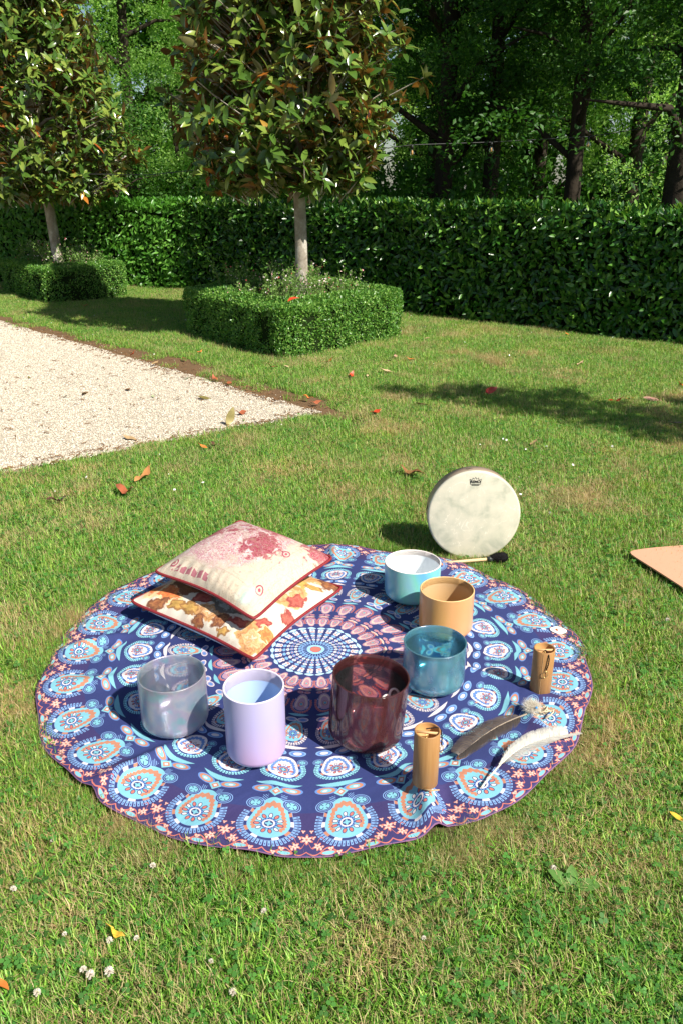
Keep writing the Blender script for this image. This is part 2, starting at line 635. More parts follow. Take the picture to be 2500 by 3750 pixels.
# hedge interior and planter interiors keep no grass
keep = (dm > .965) & (gi_ < -.06 - .06 * vnoise(P[:, 0], P[:, 1], .1)) & (rng.random(len(P)) < dens * .52)
P = P[keep]
ar = rng.uniform(0, 6.283, 1500); rr0 = rng.uniform(.900, .985, 1500)
n_main = len(P)
P = np.concatenate([P, np.c_[MC[0] + rr0 * np.cos(ar), MC[1] + rr0 * np.sin(ar)]])
dry = .30 * vnoise(P[:, 0], P[:, 1], .42) + .38 * vnoise(P[:, 0] + 9, P[:, 1], .15) + .32 * vnoise(P[:, 0], P[:, 1] + 4, .06)
dry = dry + .05 * np.interp(P[:, 1], [0, 1.6, 3], [1, .9, 0]) + .05 * np.interp(P[:, 0], [-1, 1.2], [-.6, .8])
gi_ = inside_gravel(P[:, 0], P[:, 1])
dry = dry + .12 * np.exp(-np.abs(gi_) / .1) - .05 * np.interp(P[:, 1], [2.6, 4], [.2, 1])
idx = np.where(dry > .655, rng.integers(4, 7, len(P)), np.where(dry > .565, rng.choice([0, 1, 4, 5], len(P)), rng.integers(0, 4, len(P))))
m = len(P)
sc_ = rng.uniform(.8, 1.2, m) * np.interp(P[:, 1], [0, 5, 16], [1.0, 1.05, 1.35])
sc_[n_main:] *= .42
hz = sc_ * (.55 + .55 * vnoise(P[:, 0], P[:, 1], .3) + .45 * vnoise(P[:, 0], P[:, 1] + 5, .08))
hz[n_main:] *= 1.9
gr = points_object('lawn_grass', np.c_[P, np.full(m, .001)], np.c_[np.zeros((m, 2)), rng.uniform(0, 6.28, m)], np.c_[sc_, sc_, hz], idx, c_grass)
tag(gr, 'short mown lawn grass with clover and dry straw patches', 'grass', kind='stuff')
print('grass instances', m, 'pebbles', len(st.data.vertices))

# tiny daisies scattered far out on the lawn
M_WHITE_PETAL = simple('white_petal', (.82, .80, .74), .7, .2, .05, 60)
M_YEL = simple('yellow_centre', (.75, .48, .05), .7, .2)
dv, df = [], []
pos = []
for _ in range(420):
    y = rng.uniform(3.2, 10.5); x = rng.uniform(-.48, .48) * (y + .6)
    if inside_gravel(np.array(x), np.array(y)) > -.1 or math.hypot(x - MC[0], y - MC[1]) < .95: continue
    if vnoise(np.array(x), np.array(y), 1.1) < .42: continue
    pos.append([x, y, rng.uniform(.02, .045)])
pos = np.array(pos)
th = np.linspace(0, 2 * np.pi, 7)[:-1]
tv = np.c_[np.cos(th), np.sin(th), .15 + 0 * th]
up = rand_dirs(len(pos)) * .35 + [0, -.25, 1]
V, F, _ = scatter(tv, np.arange(6)[None], pos, frames(rand_dirs(len(pos)), up), rng.uniform(.004, .0085, len(pos)))
tag(obj('daisies', mesh_np('daisies', V, F, M_WHITE_PETAL)), 'tiny white daisies dotted over the lawn', 'daisies', kind='stuff')


# ================================================================== HEDGES
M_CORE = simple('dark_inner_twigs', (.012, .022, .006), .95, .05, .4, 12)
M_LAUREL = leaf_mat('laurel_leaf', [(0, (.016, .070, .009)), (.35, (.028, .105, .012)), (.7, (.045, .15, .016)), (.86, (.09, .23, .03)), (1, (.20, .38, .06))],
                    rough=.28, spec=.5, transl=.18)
M_LAUREL2 = leaf_mat('sunlit_laurel_leaf', [(0, (.05, .17, .02)), (.4, (.085, .25, .028)), (.8, (.13, .33, .04)), (1, (.20, .42, .07))], rough=.34, spec=.45, transl=.3)  # brighter laurel copy: the second hedge's sunlight is put into its colour
LAUREL = leaf_template(.40, .22, .12, 3)


def hedge(label, p0, d, length, depth, h, n_leaves, seed, name='laurel_hedge', face_n=None, M_LEAF=None):
    M_LEAF = M_LEAF or M_LAUREL
    """straight clipped hedge: p0 is a front base corner, d the direction of its front face"""
    r = np.random.default_rng(seed)
    d = np.array(d) / np.hypot(*d)
    nrm = np.array(face_n) / np.hypot(*face_n)      # outward normal of the visible face
    mid = p0 + d * length / 2
    root = thing(name, label, 'hedge', (mid[0], mid[1], 0))
    # core
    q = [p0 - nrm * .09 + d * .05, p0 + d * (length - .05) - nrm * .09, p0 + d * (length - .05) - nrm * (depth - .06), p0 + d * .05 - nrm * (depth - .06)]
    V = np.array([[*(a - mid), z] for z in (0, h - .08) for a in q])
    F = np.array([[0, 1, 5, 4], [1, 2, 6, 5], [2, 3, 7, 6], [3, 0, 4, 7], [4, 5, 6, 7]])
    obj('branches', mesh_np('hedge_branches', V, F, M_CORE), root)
    # leaves on the face, the top and the two ends
    aF, aT, aE = length * h, length * depth, depth * h
    pr = np.array([aF, aT * .8, aE, aE]); pr = pr / pr.sum()
    kind = r.choice(4, n_leaves, p=pr)
    s, zz, dd = r.random(n_leaves) * length, r.random(n_leaves) * h, r.random(n_leaves) * depth
    inset = np.abs(r.normal(0, .03, n_leaves))
    bul = .08 * (vnoise(s, zz, .45) - .5) + .03 * (vnoise(s + 7, zz + 3, .17) - .5)
    s = np.where(kind == 2, inset - .02, np.where(kind == 3, length - inset + .02, s))
    dd = np.where(kind == 0, inset - bul, dd)
    topb = .15 * (vnoise(s, dd, .55) - .5) + .05 * (vnoise(s + 3, dd, .15) - .5)
    zz = np.where(kind == 1, h - inset + topb + .02, zz)
    round_ = np.where(kind == 0, np.clip((zz - (h - .14)) / .14, 0, 1) ** 2 * .09, 0)
    dd = dd + round_
    xy = p0[None] + s[:, None] * d - dd[:, None] * nrm
    P = np.c_[xy, np.maximum(zz, .03)]
    out = np.where((kind == 0)[:, None], [*nrm, .15], np.where((kind == 1)[:, None], [0, 0, 1.], np.where((kind == 2)[:, None], [*(-d), .1], [*d, .1])))
    up = out * 1.0 + r.normal(0, .36, (n_leaves, 3))
    dirx = r.normal(0, .65, (n_leaves, 3)) + out * .12 + np.where((kind == 1)[:, None], [0, 0, .5], [0, 0, .05])
    L = r.uniform(.062, .112, n_leaves)
    sunlit_top = (kind == 1)  # top leaves get a paler tint: sunlight painted into their colour
    # upright tips along the top
    shoots = int(length * 34)
    ss, sd = r.random(shoots) * length, r.random(shoots) * depth * .9
    for k in range(5):
        a = r.uniform(0, 6.28, shoots)
        pp = np.c_[p0[None] + ss[:, None] * d - sd[:, None] * nrm, h + .0 + r.uniform(-.02, .05, shoots)]
        P = np.concatenate([P, pp])
        dx = np.c_[np.cos(a) * .55, np.sin(a) * .55, np.full(shoots, 1.0)]
        dirx = np.concatenate([dirx, dx])
        up = np.concatenate([up, np.c_[-np.cos(a), -np.sin(a), np.full(shoots, .5)] + r.normal(0, .2, (shoots, 3))])
        L = np.concatenate([L, r.uniform(.065, .115, shoots)])
        sunlit_top = np.concatenate([sunlit_top, np.ones(shoots, bool)])
    M = frames(dirx, up)
    P0 = P - np.array([mid[0], mid[1], 0])
    # the nearest leaves one by one
    dist = np.hypot(P[:, 0], P[:, 1]) + .4 * (1.3 - P[:, 2])
    front = ((P[:, :2] - p0) @ nrm > -.05) | (P[:, 2] > h - .02)
    vis = (np.abs(P[:, 0]) < .435 * (P[:, 1] * .925 + .3)) & front
    order = np.argsort(np.where(vis, dist, 99))
    single, rest = order[:300], order[300:]
    lm = [mesh_np('laurel_leaf_shape', LAUREL[0] * [1, s_, 1], LAUREL[1], M_LEAF, smooth=True) for s_ in (.9, 1.05)]
    for j, i in enumerate(single):
        o = obj('leaf', lm[j % 2], root)
        o.matrix_local = Matrix.Translation(P0[i]) @ Matrix(M[i].tolist()).to_4x4() @ Matrix.Scale(L[i], 4)
    V, F, ix = scatter(LAUREL[0], LAUREL[1], P0[rest], M[rest], L[rest])
    tag(obj('foliage', mesh_np('hedge_foliage', V, F, M_LEAF, True, tint=np.where(sunlit_top[rest], .80 + .195 * r.random(len(rest)), r.random(len(rest)) * .93)[ix]), root), kind='stuff')
    return root


hd = np.array([.78, -.625]) / np.hypot(.78, .625)
hn = np.array([-.625, -.78]) / np.hypot(.78, .625)
HC = np.array([-2.45, 12.89])
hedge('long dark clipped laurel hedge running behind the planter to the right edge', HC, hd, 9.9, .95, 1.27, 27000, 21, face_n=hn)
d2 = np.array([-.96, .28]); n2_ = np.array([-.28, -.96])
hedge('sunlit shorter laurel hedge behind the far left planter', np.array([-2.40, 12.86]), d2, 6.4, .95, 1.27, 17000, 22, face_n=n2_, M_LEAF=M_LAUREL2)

# ================================================================== BOX PLANTERS
M_BOXLEAF = leaf_mat('box_leaf', [(0, (.05, .15, .022)), (.4, (.09, .24, .034)), (.75, (.16, .33, .05)), (1, (.28, .44, .10))], rough=.35, spec=.4, transl=.2)


def box_planter(label, F0, dl, L1, dr, L2, h, n_leaves, seed, wall=.36):
    r = np.random.default_rng(seed)
    dl, dr = np.array(dl) / np.hypot(*dl), np.array(dr) / np.hypot(*dr)
    c = F0 + dl * L1 / 2 + dr * L2 / 2
    root = thing('box_planter', label, 'box hedge', (c[0], c[1], 0))

    def pt(a, b): return F0 + a[:, None] * dl + b[:, None] * dr
    # core ring, a little smaller than the leaf surface
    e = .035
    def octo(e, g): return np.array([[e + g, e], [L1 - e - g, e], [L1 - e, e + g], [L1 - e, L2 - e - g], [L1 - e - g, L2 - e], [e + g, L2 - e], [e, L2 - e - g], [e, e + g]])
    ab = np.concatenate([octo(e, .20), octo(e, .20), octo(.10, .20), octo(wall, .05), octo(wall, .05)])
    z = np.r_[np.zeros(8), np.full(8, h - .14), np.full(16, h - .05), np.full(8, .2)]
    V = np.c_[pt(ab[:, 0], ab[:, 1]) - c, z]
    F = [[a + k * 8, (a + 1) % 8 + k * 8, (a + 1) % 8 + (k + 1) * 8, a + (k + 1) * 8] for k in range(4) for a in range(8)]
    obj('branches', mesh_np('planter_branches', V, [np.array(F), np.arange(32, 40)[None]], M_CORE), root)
    n = n_leaves
    per = np.array([L1 * h, L2 * h, L1 * h * .4, L2 * h * .4, (L1 + L2) * 2 * wall, (L1 + L2) * .3])
    kind = r.choice(6, n, p=per / per.sum())
    u, w = r.random(n), r.random(n)
    a, b, zz = np.zeros(n), np.zeros(n), np.zeros(n)
    inset = np.abs(r.normal(0, .018, n))
    na_, nb_ = -dl, -dr        # outward normals (approximate, edges nearly square)
    out = np.zeros((n, 3))
    for k in range(4):
        m = kind == k
        if k in (0, 2): a[m] = u[m] * L1; b[m] = inset[m] if k == 0 else L2 - inset[m]
        else: b[m] = u[m] * L2; a[m] = inset[m] if k == 1 else L1 - inset[m]
        zz[m] = w[m] * h
        out[m] = [*([-dr, -dl, dr, dl][k]), .1]
    m = kind >= 4
    per_len = 2 * (L1 + L2)
    uu = u[m] * per_len; ww = w[m] * wall
    ka, kb = np.zeros(m.sum()), np.zeros(m.sum())
    s1 = uu < L1; s2 = (uu >= L1) & (uu < L1 + L2); s3 = (uu >= L1 + L2) & (uu < 2 * L1 + L2); s4 = uu >= 2 * L1 + L2
    ka = np.where(s1, uu, np.where(s2, L1 - ww, np.where(s3, 2 * L1 + L2 - uu, ww)))
    kb = np.where(s1, ww, np.where(s2, uu - L1, np.where(s3, L2 - ww, per_len - uu)))
    a[m], b[m] = ka, kb
    zz[m] = h - inset[m]
    out[m] = [0, 0, 1]
    bul = .07 * (vnoise(a * 1.3 + b, zz + b, .22) - .5) + .05 * (vnoise(a + b * 1.7, zz * 1.2 + a, .09) - .5)
    P = np.c_[pt(a, b), zz] + out * bul[:, None]
    # rounded upper edges and corners
    ed = np.minimum(np.minimum(a, L1 - a), np.minimum(b, L2 - b))
    P[:, 2] -= np.where(kind >= 4, .05 * np.exp(-np.maximum(ed, 0) / .05), 0)
    cen = c[None] - P[:, :2]
    rimf = np.clip((P[:, 2] - (h - .10)) / .10, 0, 1) ** 2 * .035
    P[:, :2] += cen / np.linalg.norm(cen, axis=1)[:, None] * np.where(kind < 4, rimf, 0)[:, None]
    ca, cb = np.minimum(a, L1 - a), np.minimum(b, L2 - b)
    corner = np.exp(-(ca + cb) / .12) * .11
    P[:, :2] += cen / np.linalg.norm(cen, axis=1)[:, None] * corner[:, None]
    P[:, 2] = np.maximum(P[:, 2], .01)
    tv = np.array([[0, 0, 0], [.45, .3, .06], [1, 0, -.05], [.45, -.3, .06]])
    up = out + r.normal(0, .45, (n, 3))
    dx = out * .5 + r.normal(0, .6, (n, 3)) + [0, 0, .35]
    V, Fq, ix = scatter(tv, np.array([[0, 1, 2, 3]]), P - [c[0], c[1], 0], frames(dx, up), r.uniform(.018, .032, n))
    tag(obj('foliage', mesh_np('planter_foliage', V, Fq, M_BOXLEAF, tint=r.random(n)[ix]), root), kind='stuff')
    return root, c, pt


B1F, B1L, B1R = np.array([-.545, 7.30]), np.array([-.617, .787]), np.array([.66, .72])
pl1, c1, pt1 = box_planter('clipped square box hedge in mid lawn around the larger magnolia trunk', B1F + [0, -.03], B1L, 2.05, B1R, 1.90, .50, 56000, 31)
B2F, B2L, B2R = np.array([-4.06, 11.12]), np.array([-.617, .787]), np.array([.74, .67])
pl2, c2, pt2 = box_planter('clipped square box hedge at far left around the smaller magnolia', B2F, B2L, 2.2, B2R, 1.30, .50, 30000, 32)

# flowering sage inside the planters
M_SAGE = leaf_mat('sage_leaf', [(0, (.08, .18, .035)), (.5, (.15, .28, .06)), (1, (.24, .38, .10))], rough=.6, spec=.2, transl=.3)
M_STEM = simple('sage_stem', (.13, .16, .06), .7, .2)
M_PETAL = leaf_mat('sage_petal', [(0, (.78, .30, .32)), (.3, (.82, .60, .58)), (.5, (.86, .80, .76)), (.85, (.84, .72, .68)), (.93, (.70, .08, .12)), (1, (.62, .04, .10))], rough=.6, spec=.2, transl=.25, tl_col=(.75, .55, .52))


def sage(x, y, hgt, spread, seed, label, group):
    r = np.random.default_rng(seed)
    root = thing('flowering_sage', label, 'flowering plant', (x, y, .2), group=group)
    stems, lp, ld, fp = [], [], [], []
    for k in range(34):
        a, rr = r.uniform(0, 6.28), spread * math.sqrt(r.random())
        H = hgt * r.uniform(.45, 1.0) - .2
        tip = np.r_[math.cos(a) * rr, math.sin(a) * rr, max(.1, H)]
        q = np.array([[0, 0, 0], [tip[0] * .35, tip[1] * .35, tip[2] * .5], tip + r.normal(0, .015, 3)]) + [r.normal(0, .05), r.normal(0, .05), 0]
        stems.append(tube(q, [.003, .0022, .0012], 3, False))
        for s in np.linspace(.2, .95, 24):
            p_ = q[1] * (1 - s) + q[2] * s if s > .5 else q[0] * (1 - 2 * s) + q[1] * 2 * s
            lp.append(p_ + r.normal(0, .012, 3)); ld.append(r.normal(0, 1, 3) + [0, 0, .4])
        for s in range(r.integers(1, 5)):
            fp.append(q[2] + np.r_[r.normal(0, .012, 2), r.uniform(-.09, .015)])
    V, F = join(stems)
    obj('stem', mesh_np('sage_stems', V, F, M_STEM), root)
    tv = np.array([[0, 0, 0], [.5, .27, .04], [1, 0, 0], [.5, -.27, .04]])
    f = np.array([[0, 1, 2, 3]])
    V, F, ix = scatter(tv, f, np.array(lp), frames(np.array(ld), rand_dirs(len(lp), r) + [0, 0, 1.]), r.uniform(.02, .042, len(lp)))
    tag(obj('foliage', mesh_np('sage_foliage', V, F, M_SAGE, tint=r.random(len(lp))[ix]), root), kind='stuff')
    V, F, ix = scatter(tv * [1, 1.3, 1], f, np.array(fp), frames(rand_dirs(len(fp), r), rand_dirs(len(fp), r)), r.uniform(.014, .024, len(fp)))
    tag(obj('blossom', mesh_np('sage_blossoms', V, F, M_PETAL, tint=r.random(len(fp))[ix]), root), kind='stuff')


k = 0
for a in (.42, .75, 1.1, 1.5):
    for b in (.42, .8, 1.2, 1.42):
        q = pt1(np.array([a + random.uniform(-.06, .06)]), np.array([b + random.uniform(-.06, .06)]))[0]
        sage(q[0], q[1], random.uniform(.6, .84), .24, 100 + k, 'pink and white flowering sage growing inside the nearer box planter', 'sage in the nearer planter'); k += 1
for a in (.4, .8, 1.2, 1.7):
    for b in (.35, .65, .98):
        q = pt2(np.array([a]), np.array([b]))[0]
        sage(q[0], q[1], random.uniform(.62, .86), .24, 100 + k, 'pale flowering sage growing inside the far left box planter', 'sage in the far left planter'); k += 1

# ================================================================== MAGNOLIAS
t = NT('magnolia_bark')
tc = t.n('ShaderNodeTexCoord')
n1 = t.noise(tc.outputs['Object'], 9, 6, .6, .4)
n2 = t.noise(tc.outputs['Object'], 45, 5, .7)
c = t.ramp(n1.outputs[0], [(.3, (.26, .22, .17)), (.5, (.44, .39, .32)), (.62, (.64, .60, .53)), (.8, (.30, .26, .20))])
p = t.principled(Base_Color=t.mixc(E(t, n2.outputs[0]) * .5, c, (.10, .085, .06)), Roughness=.9)
p.inputs['Specular IOR Level'].default_value = .15
t.link(t.bump(n2.outputs[0], .7, .01), p.inputs['Normal'])
M_MBARK = t.finish(p)
M_MAG = leaf_mat('magnolia_leaf',
                 [(0, (.045, .10, .016)), (.3, (.065, .14, .020)), (.6, (.105, .19, .028)), (.84, (.19, .26, .045)), (.975, (.24, .31, .055)), (.98, (.38, .22, .03)), (.99, (.42, .15, .02)), (1, (.30, .08, .02))],
                 under=[(0, (.14, .085, .035)), (.25, (.24, .10, .03)), (.4, (.13, .14, .05)), (.75, (.18, .20, .08)), (.9, (.20, .12, .04)), (1, (.36, .13, .035))], rough=.22, spec=.6, transl=.14)
MAGLEAF = leaf_template(.39, .28, .18, 4)


def magnolia(label, x, y, ztop, trunk_r, rad, zb, n_tips, seed, lean=(0, 0), stretch=1.0, leaf=(.12, .20), shift=0.0, env_=([0, .06, .15, .30, .5, .75, 1], [.55, .78, .93, 1.0, .80, .45, .08])):
    r = np.random.default_rng(seed)
    root = thing('magnolia_tree', label, 'tree', (x, y, 0))
    s = np.linspace(0, 1, 14)
    tp = np.c_[lean[0] * s + .02 * np.sin(s * 7), lean[1] * s + .02 * np.sin(s * 5 + 1), s * (ztop - .2)]
    tr_ = np.interp(s, [0, .04, .3, 1], [trunk_r * 1.35, trunk_r * 1.1, trunk_r, .012])
    V, F = tube(tp, tr_, 14)
    obj('trunk', mesh_np('magnolia_trunk', V, F, M_MBARK, True), root)
    # tips on an egg shaped crown
    tips = []
    H = ztop - zb
    while len(tips) < n_tips:
        h = r.random() ** 1.15
        env = np.interp(h, *env_) * rad
        q = r.random() ** .42
        a = r.uniform(0, 6.28)
        lump = 1 + .34 * (vnoise(np.array(a * 1.2 + seed), np.array(h * 4), .62) - .5) * 1.3
        tips.append([math.cos(a) * env * q * lump * stretch, math.sin(a) * env * q * lump, zb + h * H - .10 * q])
    tips = np.array(tips) + [shift, 0, 0]
    # limbs: a branch from the trunk to every sixth outer tip
    outer = np.argsort(-np.hypot(tips[:, 0], tips[:, 1]))[:n_tips // 3]
    for i in outer[::max(1, len(outer) // 26)]:
        T = tips[i] * [.85, .85, 1] + [shift * .15, 0, -.06]
        z0 = max(zb - .05 + .05 * r.random(), T[2] - .75 * np.hypot(T[0], T[1]))
        b0 = np.array([np.interp(z0, tp[:, 2], tp[:, 0]), np.interp(z0, tp[:, 2], tp[:, 1]), z0])
        mid1 = b0 * .6 + T * .4 + np.r_[r.normal(0, .04, 2), -.03]
        V, F = tube([b0, b0 * .8 + T * .2 + [0, 0, .03], mid1, b0 * .25 + T * .75, T], [.022, .019, .015, .010, .005], 6)
        obj('limb', mesh_np('magnolia_limb', V, F, M_MBARK, True), root)
    tw = []
    for T in tips[::2]:
        inn = T * [.72, .72, 1] - [0, 0, .16] + np.r_[r.normal(0, .05, 2), 0]
        tw.append(tube([inn, inn * .4 + T * .6, T], [.007, .005, .003], 4, False))
    V, F = join(tw)
    tag(obj('twig', mesh_np('magnolia_twigs', V, F, M_MBARK), root), kind='stuff')
    # whorls of leaves
    P, D, U = [], [], []
    for T in tips:
        ax = T * [1, 1, 0] / (np.hypot(T[0], T[1]) + .2) * .55 + [0, 0, .75] + r.normal(0, .28, 3)
        ax /= np.linalg.norm(ax)
        e1 = np.cross(ax, [.3, .5, .8]); e1 /= np.linalg.norm(e1); e2 = np.cross(ax, e1)
        m = r.integers(6, 11)
        for j in range(m):
            a = j * 2.4 + r.uniform(-.3, .3)
            el = r.uniform(-.40, 1.2)
            d = (e1 * math.cos(a) + e2 * math.sin(a)) * math.cos(el) + ax * math.sin(el) + [0, 0, -.14]
            P.append(T - ax * r.uniform(0, .10)); D.append(d); U.append(ax + r.normal(0, .22, 3))
    P, D, U = map(np.array, (P, D, U))
    n = len(P)
    L = r.uniform(*leaf, n)
    M = frames(D, U)
    wp = P + [x, y, 0]
    dist = np.linalg.norm(wp - [0, 0, 1.49], axis=1)
    elev = (wp[:, 2] - 1.49) / wp[:, 1]
    vis = (elev < .19) & (np.abs(wp[:, 0]) < .44 * wp[:, 1])
    order = np.argsort(np.where(vis, dist, 99))
    single, rest = order[:300], order[300:]
    lm = [mesh_np('magnolia_leaf_shape', MAGLEAF[0] * [1, q, 1], MAGLEAF[1], M_MAG, True) for q in (.9, 1.0, 1.12)]
    for j, i in enumerate(single):
        o = obj('leaf', lm[j % 3], root)
        o.matrix_local = Matrix.Translation(P[i]) @ Matrix(M[i].tolist()).to_4x4() @ Matrix.Scale(L[i], 4)
    V, F, ix = scatter(MAGLEAF[0], MAGLEAF[1], P[rest], M[rest], L[rest])
    tag(obj('foliage', mesh_np('magnolia_foliage', V, F, M_MAG, True, tint=r.random(len(rest))[ix]), root), kind='stuff')
    return root


magnolia('larger magnolia with pale trunk and rusty leaf undersides in the nearer planter', -.43, 8.7, 4.9, .062, 1.20, 1.60, 1750, 41, (-.06, 0), shift=-.13, leaf=(.105, .18))
magnolia('smaller magnolia with pale trunk in the far left planter', -4.15, 12.05, 5.6, .07, 1.28, 1.46, 1700, 42, (-.25, 0), leaf=(.11, .18), env_=([0, .05, .12, .3, .5, .75, 1], [.6, .9, 1.0, .88, .66, .4, .08]))

# ================================================================== WOODS
t = NT('wood_bark')
tc = t.n('ShaderNodeTexCoord')
n1 = t.noise(tc.outputs['Object'], 6, 6, .65)
p = t.principled(Base_Color=t.mixc(E(t, n1.outputs[0]), (.018, .014, .010), (.07, .056, .042)), Roughness=.95)
p.inputs['Specular IOR Level'].default_value = .1
t.link(t.bump(n1.outputs[0], .8, .03), p.inputs['Normal'])
M_WBARK = t.finish(p)
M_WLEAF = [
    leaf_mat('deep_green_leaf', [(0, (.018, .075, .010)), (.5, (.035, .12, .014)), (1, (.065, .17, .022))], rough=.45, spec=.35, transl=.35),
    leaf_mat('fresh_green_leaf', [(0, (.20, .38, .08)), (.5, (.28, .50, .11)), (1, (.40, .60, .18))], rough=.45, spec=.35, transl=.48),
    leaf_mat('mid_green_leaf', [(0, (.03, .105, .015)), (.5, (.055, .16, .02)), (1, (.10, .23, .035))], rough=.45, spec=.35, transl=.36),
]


def wood_tree(name, label, x, y, H, rad, zb, trunk_r, mat, seed, n_clump=60, per=170, fork=None, lean=(0, 0), leaf=(.05, .085), group=None, flat=.55, clump=(.45, .95), shell=.4):
    r = np.random.default_rng(seed)
    root = thing(name, label, 'tree', (x, y, 0), group=group)
    s = np.linspace(0, 1, 10)
    wob = np.c_[np.sin(s * 4 + seed), np.cos(s * 3.3 + seed)] * .12 * s[:, None]
    tp = np.c_[lean[0] * s + wob[:, 0], lean[1] * s + wob[:, 1], s * H * .85]
    V, F = tube(tp, np.interp(s, [0, .05, .5, 1], [trunk_r * 1.35, trunk_r, trunk_r * .65, .03]), 10)
    obj('trunk', mesh_np('tree_trunk', V, F, M_WBARK, True), root)
    cl = []
    nl = 9
    for k in range(nl):
        z0 = zb * .75 + (H * .7 - zb * .75) * (k / nl) * .8
        b0 = np.array([np.interp(z0, tp[:, 2], tp[:, 0]), np.interp(z0, tp[:, 2], tp[:, 1]), z0])
        a = k * 2.4 + seed + r.uniform(-.4, .4)
        ln = rad * r.uniform(.55, .85) * (1 - .45 * k / nl)
        rise = r.uniform(.25, .9)
        T = b0 + np.r_[math.cos(a) * ln, math.sin(a) * ln, ln * rise]
        m1 = b0 * .55 + T * .45 + np.r_[r.normal(0, .15, 2), ln * .12]
        V, F = tube([b0, b0 * .8 + m1 * .2, m1, m1 * .4 + T * .6, T], trunk_r * np.array([.42, .34, .22, .12, .04]), 7)
        obj('limb', mesh_np('tree_limb', V, F, M_WBARK, True), root)
        for q in (.45, .7, 1.0):
            cl.append(b0 * (1 - q) + T * q + r.normal(0, .3, 3) * [1, 1, .6])
    while len(cl) < n_clump:
        d = rand_dirs(1, r)[0]
        q = r.random() ** shell
        c_ = np.array([d[0] * rad * q, d[1] * rad * q, zb + (H - zb) * (.5 + .5 * d[2] * q)])
        cl.append(c_ + [lean[0] * .6, lean[1] * .6, 0])
    P, D, U = [], [], []
    for c_ in cl:
        rr = r.uniform(*clump)
        # each clump: several drooping sprays
        ns = max(3, per // 14)
        sd_ = rand_dirs(ns, r) * [1, 1, .5] + [0, 0, .1]
        for q in sd_:
            m = 24
            tt = r.random(m) ** .7
            p_ = c_ + q * rr * tt[:, None] + np.c_[np.zeros((m, 2)), -flat * rr * .5 * tt ** 2] + r.normal(0, .06, (m, 3))
            P.append(p_); D.append(np.tile(q, (m, 1)) + r.normal(0, .6, (m, 3))); U.append(np.tile([.25, -.3, .7], (m, 1)) + r.normal(0, .75, (m, 3)))
    P, D, U = map(np.concatenate, (P, D, U))
    P[:, 2] = np.maximum(P[:, 2], .1)
    n = len(P)
    tv = np.array([[0, 0, 0], [.45, .27, .05], [1, 0, -.06], [.45, -.27, .05]])
    V, F, ix = scatter(tv, np.array([[0, 1, 2, 3]]), P, frames(D, U), r.uniform(*leaf, n))
    tag(obj('crown', mesh_np('tree_crown', V, F, mat, tint=r.random(n)[ix]), root), kind='stuff')
    return root


def behind(s, off):
    """a point s metres along the long hedge from its left corner and off metres behind its face"""
    return HC + hd * s - hn * off


T_ = wood_tree
D0, D1, D2 = M_WLEAF
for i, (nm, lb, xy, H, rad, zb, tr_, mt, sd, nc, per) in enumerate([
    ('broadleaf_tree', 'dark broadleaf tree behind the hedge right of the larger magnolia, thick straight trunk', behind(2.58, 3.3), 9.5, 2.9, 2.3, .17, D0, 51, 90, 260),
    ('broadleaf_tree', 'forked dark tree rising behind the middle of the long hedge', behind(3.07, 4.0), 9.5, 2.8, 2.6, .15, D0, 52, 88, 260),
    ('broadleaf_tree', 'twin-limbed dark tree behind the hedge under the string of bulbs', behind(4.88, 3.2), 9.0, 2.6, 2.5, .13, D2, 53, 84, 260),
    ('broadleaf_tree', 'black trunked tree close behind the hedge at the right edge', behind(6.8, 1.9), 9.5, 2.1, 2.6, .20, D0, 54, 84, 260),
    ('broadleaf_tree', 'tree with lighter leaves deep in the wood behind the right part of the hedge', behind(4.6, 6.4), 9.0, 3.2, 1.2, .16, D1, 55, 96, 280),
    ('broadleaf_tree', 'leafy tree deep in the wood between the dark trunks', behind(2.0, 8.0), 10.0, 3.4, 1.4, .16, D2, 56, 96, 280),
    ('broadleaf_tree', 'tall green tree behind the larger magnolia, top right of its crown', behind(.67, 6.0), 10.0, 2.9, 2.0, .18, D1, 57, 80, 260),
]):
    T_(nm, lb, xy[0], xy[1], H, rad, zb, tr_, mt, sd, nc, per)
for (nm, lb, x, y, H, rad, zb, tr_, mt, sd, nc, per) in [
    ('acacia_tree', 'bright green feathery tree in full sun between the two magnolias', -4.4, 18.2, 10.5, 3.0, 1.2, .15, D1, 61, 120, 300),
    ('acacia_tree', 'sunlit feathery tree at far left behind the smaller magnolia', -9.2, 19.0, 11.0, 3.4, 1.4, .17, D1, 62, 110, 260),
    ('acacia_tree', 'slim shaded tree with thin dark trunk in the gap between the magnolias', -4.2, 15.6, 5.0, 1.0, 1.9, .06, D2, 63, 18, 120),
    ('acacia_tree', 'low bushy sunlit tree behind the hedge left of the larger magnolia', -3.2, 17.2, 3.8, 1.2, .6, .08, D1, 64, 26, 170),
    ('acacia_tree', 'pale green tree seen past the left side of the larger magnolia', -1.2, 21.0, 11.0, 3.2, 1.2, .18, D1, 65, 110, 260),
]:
    T_(nm, lb, x, y, H, rad, zb, tr_, mt, sd, int(nc * 1.25), per, flat=.7, shell=.16)

